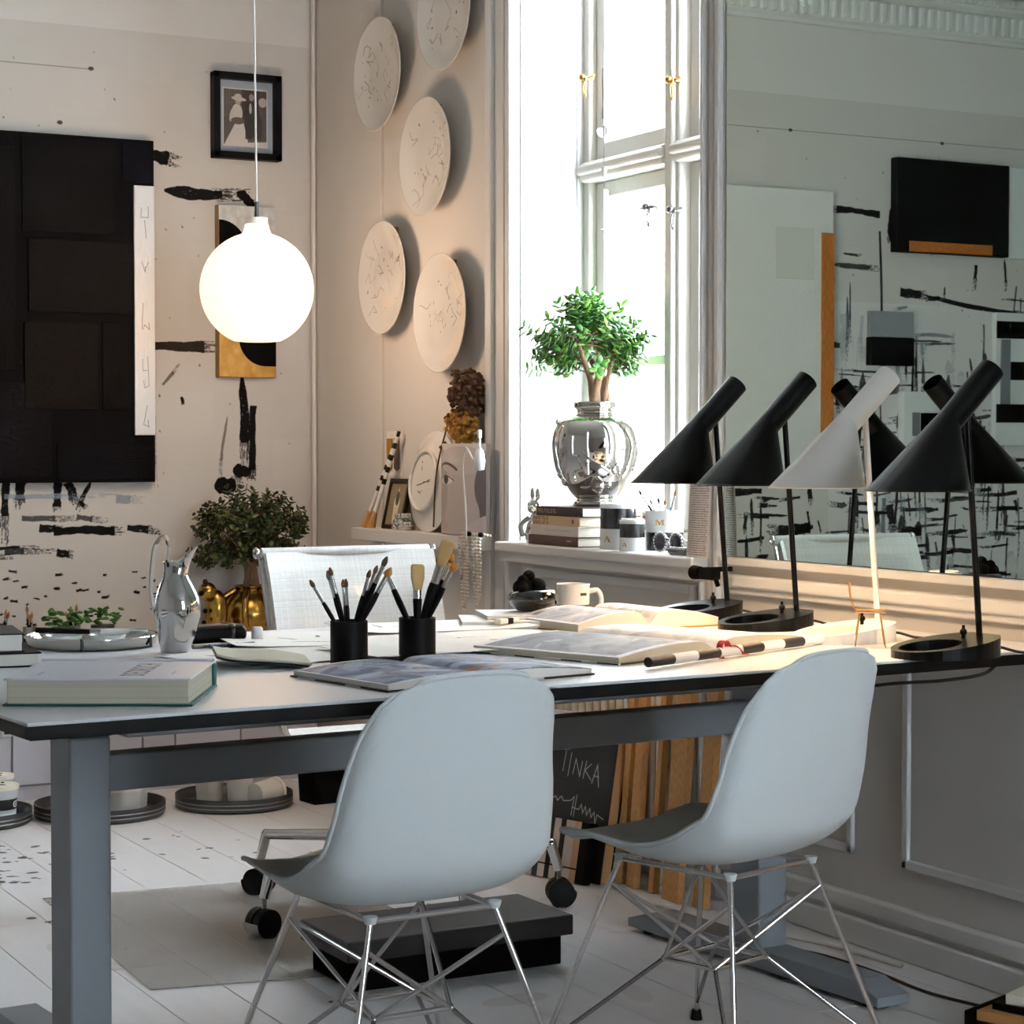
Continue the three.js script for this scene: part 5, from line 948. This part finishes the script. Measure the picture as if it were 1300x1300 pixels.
{ const o = thing('eraser', 'small white eraser with a black sleeve on the drawing sheets', 'eraser', [2.135, DY + 0.012, -4.04], 0.45); part('rubber', rbox(0.07, 0.012, 0.02, 0.003, 0, 0.006, 0), M.cream, o); part('sleeve', rbox(0.02, 0.0126, 0.0206, 0.001, 0.002, 0.006, 0), M.black, o); }
{ // black case with pens behind the pitcher
  const o = thing('black_case', 'low black rolled case behind the chrome pitcher', 'case', [1.46, DY, -4.05], 0.1); part('case_body', rbox(0.13, 0.036, 0.07, 0.015, 0, 0.018, 0, 4), M.black, o); part('strap', rbox(0.012, 0.038, 0.072, 0.006, 0.03, 0.019, 0), M.blackGloss, o);
  [[1.405, -3.93, 0.3, 'silver'], [1.44, -3.925, 0.2, 'blue-grey'], [1.475, -3.92, 0.35, 'dark grey']].forEach(([x, z, a, c], i) => { const p = thing('pen', `${c} pen lying beside the black case`, 'pen', [x, DY + 0.0045, z], a, 'pens by the black case'); part('pen_body', rod([-0.035, 0, 0], [0.03, 0, 0], 0.0045, 12), [M.steel, std({ color: '#58687c', roughness: 0.4 }), std({ color: '#3c3f46', roughness: 0.4 })][i], p); part('pen_tip', rod([0.03, 0, 0], [0.042, 0, 0], 0.004, 12, 0.001), M.steel, p); });
  const m = thing('curled_magazine', 'curled dark teal magazine lying beyond the catalogue', 'magazine', [1.30, DY, -3.60], -0.3);
  part('leaves', shell((u, v) => [u * 0.17, 0.004 + 0.022 * Math.exp(-(u * 4)) + 0.012 * Math.sin(u * 3) * (1 - v * 0.4), (v - 0.5) * 0.16], 20, 6, 0.004), M.pagesGrey, m);
  part('cover', shell((u, v) => [u * 0.168, 0.0003 + 0.022 * Math.exp(-(u * 4)) + 0.012 * Math.sin(u * 3) * (1 - v * 0.4) - 0.0006, (v - 0.5) * 0.162], 20, 6, 0.0012), std({ color: '#1d3b3a', roughness: 0.4 }), m);
}
single('glue_cap', 'small white cap standing at the far desk edge', 'cap', lathe([[0.001, 0], [0.012, 0], [0.012, 0.026], [0.009, 0.03], [0.001, 0.03]], 20), M.white, [1.545, DY, -4.02]);
{ // brass miniature chair
  const o = thing('miniature_chair', 'miniature brass chair standing in front of the white lamp', 'ornament', [2.59, DY, -3.345], 0.95);
  const m = std({ color: '#b08552', metalness: 0.6, roughness: 0.35 });
  part('seat', shell((u, v) => { const w = 0.028 * Math.sin(0.5 + u * 2.2) ; return [(v - 0.5) * 2 * 0.028, 0.068 + 0.002 * Math.cos(v * 6), 0.03 - 0.06 * u]; }, 8, 8, 0.003), m, o);
  part('backrest', shell((u, v) => [(v - 0.5) * 2 * (0.018 + 0.012 * Math.sin(u * PI)), 0.069 + 0.058 * u, -0.03 - 0.004 * Math.sin(u * 3) - 0.012 * u], 10, 8, 0.003), m, o);
  for (const [x, z] of [[-1, 1], [1, 1], [-1, -1], [1, -1]]) part('leg', rod([x * 0.02, 0.067, z * 0.02], [x * 0.029, 0, z * 0.03], 0.0014, 6), M.brass, o);
}
single('lamp_cable', 'dark lamp cable looping from the desk edge down to the wall', 'cable', wire([[2.735, 0.712, -3.14], [2.70, 0.70, -3.13], [2.64, 0.685, -3.18], [2.56, 0.675, -3.25], [2.45, 0.655, -3.3], [2.4, 0.6, -3.4]], 0.0035, 40, 8), M.cable);
single('desk_clamp', 'small black clamp fixed to the window casing above the lamp base', 'clamp', [rbox(0.03, 0.03, 0.06, 0.006, 0, 0, 0), moved(cyl(0.016, 0.018, 0.03, 0, 0, 0, 18), [0, 0, -0.04], 0, -PI / 2), rod([0, 0, 0.02], [0.012, -0.03, 0.02], 0.006), rbox(0.07, 0.012, 0.012, 0.002, 0.03, 0.01, 0.0)], M.blackMatte, [2.84, 0.828, -4.305]);

// ================================================================ ALONG THE FAR WALL
const SB = 0.4955;
{ // gold vase with a dark jade tree
  const o = thing('gold_vase', 'gold faceted vase on the sideboard behind the office chair', 'vase', [2.60, SB, -6.83]);
  part('vase_body', lathe(smoothPts([[0.001, 0], [0.07, 0], [0.095, 0.04], [0.098, 0.075], [0.08, 0.115], [0.055, 0.14], [0.05, 0.15], [0.056, 0.165], [0.05, 0.166], [0.044, 0.15], [0.001, 0.14]], 50), 40), M.gold, o);
  for (const a of [0.3, 1.2, 2.1, 3.2, 4.1, 5.2]) part('loop', wire([[Math.cos(a) * 0.056, 0.15, Math.sin(a) * 0.056], [Math.cos(a) * 0.1, 0.12, Math.sin(a) * 0.1], [Math.cos(a) * 0.112, 0.07, Math.sin(a) * 0.112], [Math.cos(a) * 0.092, 0.03, Math.sin(a) * 0.092]], 0.011, 24, 10), M.gold, o);
  jade('dark_jade_tree', 'dark olive jade tree growing from the gold vase', [2.60, SB + 0.15, -6.83], { trunks: [[-0.02, 0, 0.013], [0.02, 0.01, 0.015], [0.0, -0.02, 0.011]], crown: [0.0, 0.2, 0.0, 0.215, 0.165], leaves: 2300, size: 0.0135, tones: [M.leafDark, M.leafOlive], light: 0.3, low: -0.04 });
}
{
  const g = thing('gold_figure', 'gilded bull-like figure with dark spots beside the gold vase', 'figurine', [2.45, SB, -6.76]);
  part('body', [new THREE.SphereGeometry(0.05, 20, 14).scale(0.8, 1.5, 0.9).translate(0, 0.085, 0)], M.gold, g); part('head', sph(0.032, -0.035, 0.155, 0.01), M.gold, g);
  for (const [x, y] of [[-0.05, 0.19], [-0.065, 0.15], [-0.05, 0.09], [-0.055, 0.05]]) part('spot', sph(0.009, x, y, 0.03, 10), M.black, g); part('foot', cyl(0.045, 0.04, 0.02, 0, 0, 0), M.gold, g);
  [[1.93, -6.8, 9], [2.07, -6.82, 7]].forEach(([x, z, n], k) => {
    const o = thing('succulent', k ? 'small green succulent near the chrome pitcher' : 'small green succulent behind the silver tray', 'plant', [x, SB, z], 0, 'succulents on the sideboard'); part('pot', cyl(0.035, 0.04, 0.05, 0, 0, 0), M.tinDark, o);
    const gs = []; for (let i = 0; i < n * 6; i++) gs.push(new THREE.SphereGeometry(0.014, 7, 5).scale(0.7, 0.3, 1).rotateX(R(-0.8, 0.2)).rotateY(R(0, 7)).translate(R(-0.06, 0.06), R(0.055, 0.105), R(-0.03, 0.03))); part('foliage', gs, M.leaf, o).userData.kind = 'stuff';
  });
  [[1.62, 3], [1.74, 2], [1.83, 4], [1.98, 3]].forEach(([x, n], k) => {
    const z = -6.85, o = thing('brush_jar', `metal jar of spare brushes on the sideboard, ${['beside the striped canvas end', 'second along the wall', 'with the tallest brushes', 'next to the succulents'][k]}`, 'jar', [x, SB, z], 0, 'jars of spare brushes'); part('jar_wall', lathe([[0.001, 0], [0.022, 0], [0.022, 0.05], [0.0205, 0.05], [0.0205, 0.003], [0.001, 0.003]], 24), M.tin, o);
    for (let i = 0; i < n; i++) paintBrush('spare brush standing in a metal jar on the sideboard', [x + R(-0.008, 0.008), SB + 0.004, z + R(-0.006, 0.006)], [x + R(-0.03, 0.03), SB + R(0.09, 0.125), z + R(-0.02, 0.02)], { r: 0.0032, hair: 0.024, tone: i % 2 ? M.bristleDark : std({ color: '#a8743e', roughness: 0.9 }), wide: 1.6, group: 'spare brushes on the sideboard' });
  });
}
// tins and tubs on round trays on the floor
function floorTray(label, [x, z], r) { const o = thing('round_tin_tray', label, 'tray', [x, 0.0005, z], 0, 'round tin trays on the floor'); part('tray_dish', lathe([[0.001, 0], [r * 0.97, 0], [r, 0.006], [r * 1.01, 0.042], [r * 0.985, 0.042], [r * 0.975, 0.008], [0.001, 0.006]], 56), M.tinDark, o); for (const y of [0.014, 0.026]) part('rim_band', new THREE.TorusGeometry(r * 1.002, 0.0022, 6, 64).rotateX(PI / 2).translate(0, y, 0), M.tin, o); return o; }
function tub(label, [x, y, z], r, h, m, art) { const o = thing('paint_tub', label, 'tub', [x, y, z], R(0, 0.6), 'white paint tubs on the floor'); part('tub_body', new THREE.CylinderGeometry(r, r * 0.86, h, 36).translate(0, h / 2, 0), m, o); part('lid', [cyl(r * 1.05, r * 1.05, 0.012, 0, h - 0.006, 0, 36)], M.cream, o); for (let i = 0; i < 3; i++) part('paint_spot', moved(new THREE.SphereGeometry(r * 0.2, 10, 6).scale(1, 0.12, 0.45), [R(-r, r) * 0.5, h + 0.0062, R(-r, r) * 0.5], R(0, 3)), M.blackMatte, o); return o; }
const tubWhite = std({ color: '#ded9d0', roughness: 0.5 }), tubGel = std({ map: print(256, 96, (g, w, h) => { g.fillStyle = '#cdd3d6'; g.fillRect(0, 0, w, h); g.fillStyle = '#111214'; g.fillRect(0, 30, w, 28); g.fillStyle = '#ffffff'; g.font = 'bold 24px sans-serif'; for (let x = 8; x < w; x += 86) g.fillText('GEL', x, 53); g.fillStyle = '#eef0f0'; g.fillRect(0, 66, w, 16); }), roughness: 0.4 });
floorTray('round tin tray holding labelled jars on the floor', [1.512, -6.34], 0.18); floorTray('round dark tin tray with paint drips behind the desk leg', [1.9, -6.30], 0.2); floorTray('round tin tray with fallen white tub', [2.33, -6.27], 0.185);
const TY = 0.0068;
tub('glass jar with a black GEL label on the round tray', [1.575, TY, -6.27], 0.06, 0.11, tubGel); tub('tall white tub behind the labelled jar', [1.47, TY, -6.38], 0.055, 0.15, tubWhite); tub('white tub stacked at the tray rim next to the jar', [1.61, TY, -6.4], 0.045, 0.12, tubGel);
tub('cream tub under the paint tube', [1.82, TY, -6.32], 0.062, 0.105, tubWhite); tub('white tub with dark smears beside the cream one', [1.945, TY, -6.22], 0.06, 0.085, tubWhite); tub('white tub behind the desk leg', [2.02, TY, -6.36], 0.055, 0.1, tubWhite);
{ const o = thing('paint_tube', 'white paint tube lying on the tubs', 'tube', [1.87, 0.128, -6.3], 0.2); part('tube_body', (() => { const g = new THREE.CylinderGeometry(0.018, 0.018, 0.13, 20, 6).rotateZ(PI / 2), p = g.attributes.position; for (let i = 0; i < p.count; i++) { const t = (p.getX(i) + 0.065) / 0.13; p.setY(i, p.getY(i) * (1 - 0.85 * t)); p.setZ(i, p.getZ(i) * (1 + 0.25 * t)); } g.computeVertexNormals(); return g; })(), M.white, o); part('tube_cap', rod([-0.065, 0, 0], [-0.085, 0, 0], 0.011, 14), M.cream, o); }
tub('short white tub on the tray with the fallen tub', [2.24, TY, -6.25], 0.045, 0.09, tubWhite); tub('cream tub at the centre of the far tray', [2.315, TY, -6.18], 0.042, 0.1, tubWhite); tub('white tub behind the fallen one', [2.43, TY, -6.3], 0.048, 0.12, tubWhite);
{ const o = tub('fallen white tub lying on its side with scribbled lid', [2.35, TY + 0.044, -6.215], 0.042, 0.1, tubWhite); o.rotation.set(0, 0.5, -PI / 2 + 0.0); o.position.set(2.34, TY + 0.046, -6.12 - 0.0); }
{ const o = thing('black_bucket', 'black square bucket on the floor behind the chair', 'bucket', [2.6, 0, -6.2], 0.1); part('bucket_body', (() => { const g = box(0.12, 0.2, 0.12, 0, 0.1, 0), p = g.attributes.position; for (let i = 0; i < p.count; i++) if (p.getY(i) < 0.05) { p.setX(i, p.getX(i) * 0.85); p.setZ(i, p.getZ(i) * 0.85); } g.computeVertexNormals(); return g; })(), M.blackMatte, o); part('bucket_rim', rbox(0.13, 0.012, 0.13, 0.004, 0, 0.2, 0), M.black, o); }
[[2.71, -6.28, 0.16], [2.775, -6.24, 0.22], [2.84, -6.3, 0.18]].forEach(([x, z, h], i) => { const o = thing('paper_roll', `upright cream paper roll by the corner, ${['thinnest beside the bucket', 'tallest of three', 'closest to the wall'][i]}`, 'roll', [x, 0, z], 0, 'paper rolls in the corner'); part('roll', lathe([[0.028, 0], [0.03, 0], [0.03, h], [0.012, h], [0.012, h - 0.03]], 24), M.paper, o); part('band', new THREE.TorusGeometry(0.0305, 0.0015, 6, 28).rotateX(PI / 2).translate(0, h * 0.5, 0), M.brass, o); });

// ================================================================ UNDER THE DESK
{
  const o = thing('lidded_box', 'flat black lidded box on the floor under the desk', 'box', [1.99, 0, -4.09], 0.02);
  part('box_body', rbox(0.5, 0.075, 0.22, 0.003, 0, 0.0378, 0), M.blackMatte, o); part('lid', rbox(0.545, 0.045, 0.25, 0.004, 0, 0.088, 0), std({ color: '#1b1516', roughness: 0.4 }), o);
}
{ // leaning art books by the radiator
  const art = print(256, 320, (g, w, h) => { g.fillStyle = '#0b0a0b'; g.fillRect(0, 0, w, h); g.strokeStyle = '#b9b6b4'; g.lineWidth = 3; g.lineCap = 'round'; const L = (...p) => { g.beginPath(); p.forEach(([x, y], i) => (i ? g.lineTo(x, y) : g.moveTo(x, y))); g.stroke(); };
    L([52, 66], [76, 62]); L([62, 66], [58, 128]); L([84, 72], [80, 140]); g.fillStyle = '#b9b6b4'; g.fillRect(62, 46, 4, 4); g.fillRect(84, 48, 4, 4); L([98, 132], [104, 88], [126, 136], [130, 92]); L([140, 140], [146, 90]); L([166, 96], [144, 116], [172, 142]); L([176, 150], [190, 96], [204, 158]); L([180, 128], [200, 130]);
    L([30, 210], [44, 202], [52, 214], [66, 200], [76, 212], [104, 208], [116, 196], [112, 250]); L([126, 190], [122, 252]); L([112, 226], [140, 230], [148, 214], [156, 238], [164, 218], [172, 242], [182, 222], [190, 246], [200, 230], [208, 262], [212, 236], [238, 246]); });
  // stack of leaning books: own x = along the row (towards the viewer's right), leaning back on the radiator
  const lean = 0.19, yaw = -PI / 2 + 0.28;
  const b = thing('black_art_book', 'black book with scratched lettering TINKA leaning on the radiator', 'book', [2.705, 0.0, -4.78], yaw); b.rotation.set(-lean, yaw, 0, 'YXZ');
  const cv = clean(rspan(-0.12, 0.12, 0.0, 0.395, -0.004, 0, 0.001)); { const p = cv.attributes.position, u = cv.attributes.uv; for (let i = 0; i < p.count; i++) u.setXY(i, (p.getX(i) + 0.12) / 0.24, (p.getY(i) - 0.1) / 0.295); }
  part('front_cover', cv, std({ map: art, roughness: 0.6 }), b); part('page_block', rspan(-0.117, 0.118, 0.004, 0.39, -0.04, -0.0045, 0.001), std({ color: '#c79a6b', roughness: 0.8 }), b); part('back_cover', rspan(-0.12, 0.12, 0, 0.395, -0.0445, -0.0405, 0.001), M.black, b);
  const sp = [[-0.115, '#141214'], [-0.098, '#cfc0b4'], [-0.075, '#141214'], [-0.055, '#cdbdb0'], [-0.03, '#141214'], [-0.012, '#cdbdb0'], [0.012, '#141214'], [0.03, '#c9b8aa'], [0.062, '#b98f6c']];
  const st = thing('striped_book', 'book with black and white striped cover leaning before the black book', 'book', [2.672, 0.0, -4.785], yaw); st.rotation.set(-lean, yaw, 0, 'YXZ');
  part('page_block', rspan(-0.115, 0.115, 0.002, 0.158, -0.012, 0.012, 0.001), M.paper, st);
  sp.forEach(([x, c], i) => part('cover_stripe', rspan(x, i + 1 < sp.length ? sp[i + 1][0] : 0.085, 0, 0.16, 0.011, 0.015, 0.0005), std({ color: c, roughness: 0.6 }), st));
  part('elastic', rspan(-0.116, 0.085, 0.035, 0.039, 0.0145, 0.0165, 0.0005), M.black, st); part('dark_edge', rspan(0.085, 0.117, 0, 0.161, -0.013, 0.015, 0.001), M.black, st);
  const W2 = thing('pale_board', 'pale grey board leaning behind the black book', 'board', [2.765, 0, -4.95], yaw); W2.rotation.set(-lean * 0.7, yaw, 0, 'YXZ'); part('board', rspan(-0.09, 0.09, 0, 0.42, -0.01, 0, 0.002), M.white, W2); part('edge', rspan(0.09, 0.094, 0, 0.42, -0.01, 0, 0.001), M.paper, W2);
}
// wooden stretchers standing by the radiator end
[[2.80, -4.655, 0.62, 0.028, 'narrow wooden stretcher bar next to the black book'], [2.80, -4.60, 0.6, 0.04, 'broader wooden stretcher bar in front of the radiator'], [2.81, -4.515, 0.58, 0.024, 'thin wooden batten in front of the radiator'], [2.80, -4.41, 0.63, 0.075, 'wide wooden board beside the radiator valve'], [2.82, -4.31, 0.66, 0.05, 'wooden board leaning at the panelled wall past the radiator']].forEach(([x, z, h, w, l], i) => { const o = thing('wooden_board', l, 'board', [x, 0, z], 0, 'boards leaning by the radiator'); o.rotation.z = -0.08; part('board', rbox(0.02, h, w, 0.002, 0, h / 2, 0), M.rawWood, o); part('end_grain', rbox(0.0205, 0.006, w * 0.98, 0.001, 0, h - 0.002, 0), M.wood, o); });
single('extension_cable', 'white cord trailing on the floor below the radiator', 'cord', wire([[2.76, 0.006, -4.62], [2.72, 0.006, -4.5], [2.74, 0.006, -4.3], [2.7, 0.005, -4.2], [2.76, 0.005, -4.05], [2.84, 0.005, -3.9], [2.88, 0.005, -3.6]], 0.004, 60, 8), M.whiteCable);
single('floor_cable', 'dark cable running along the baseboard', 'cable', wire([[2.7, 0.004, -3.95], [2.78, 0.004, -3.8], [2.8, 0.004, -3.6], [2.79, 0.004, -3.4], [2.83, 0.004, -3.2], [2.86, 0.004, -3.0]], 0.0035, 40, 8), M.cable);
// books on a black tray in the corner of the view
{
  const o = thing('floor_tray', 'black tray on the floor by the baseboard carrying books', 'tray', [2.82, 0, -3.06], 0.35); part('tray_base', rbox(0.2, 0.02, 0.28, 0.006, 0, 0.01, 0), M.black, o); for (const z of [0.136, -0.136]) part('rim', rbox(0.2, 0.03, 0.008, 0.003, 0, 0.025, z), M.black, o);
  book('floor_book', 'wooden-coloured book lying in the black floor tray', [2.82, 0.021, -3.06], 0.35, 0.17, 0.02, 0.24, M.rawWood, null, 'books in the floor tray', M.pages); book('floor_book', 'black book on top of the one in the floor tray', [2.83, 0.0415, -3.06], 0.3, 0.15, 0.014, 0.2, M.black, null, 'books in the floor tray', M.pages); book('floor_book', 'uppermost pale book of the floor tray stack', [2.835, 0.056, -3.05], 0.4, 0.13, 0.02, 0.18, M.cream, null, 'books in the floor tray', M.pages);
}

// cards pinned on the sideboard front
[[1.715, 0.262, 0.055, 0.1, 'dark framed card pinned on the sideboard door'], [1.86, 0.235, 0.105, 0.055, 'cream card pinned on the sideboard door']].forEach(([x, y, w, h, l], i) => {
  const o = thing('pinned_card', l, 'card', [x, y, -6.655]); part('card', rbox(w, h, 0.003, 0.001), i ? M.cream : M.paper, o); part('picture', rbox(w * 0.8, h * (i ? 0.3 : 0.85), 0.0034, 0.0005, 0, 0, 0.0004), i ? M.pagesGrey : std({ color: '#22262a', roughness: 0.4 }), o); });

renderer.render(scene, camera);
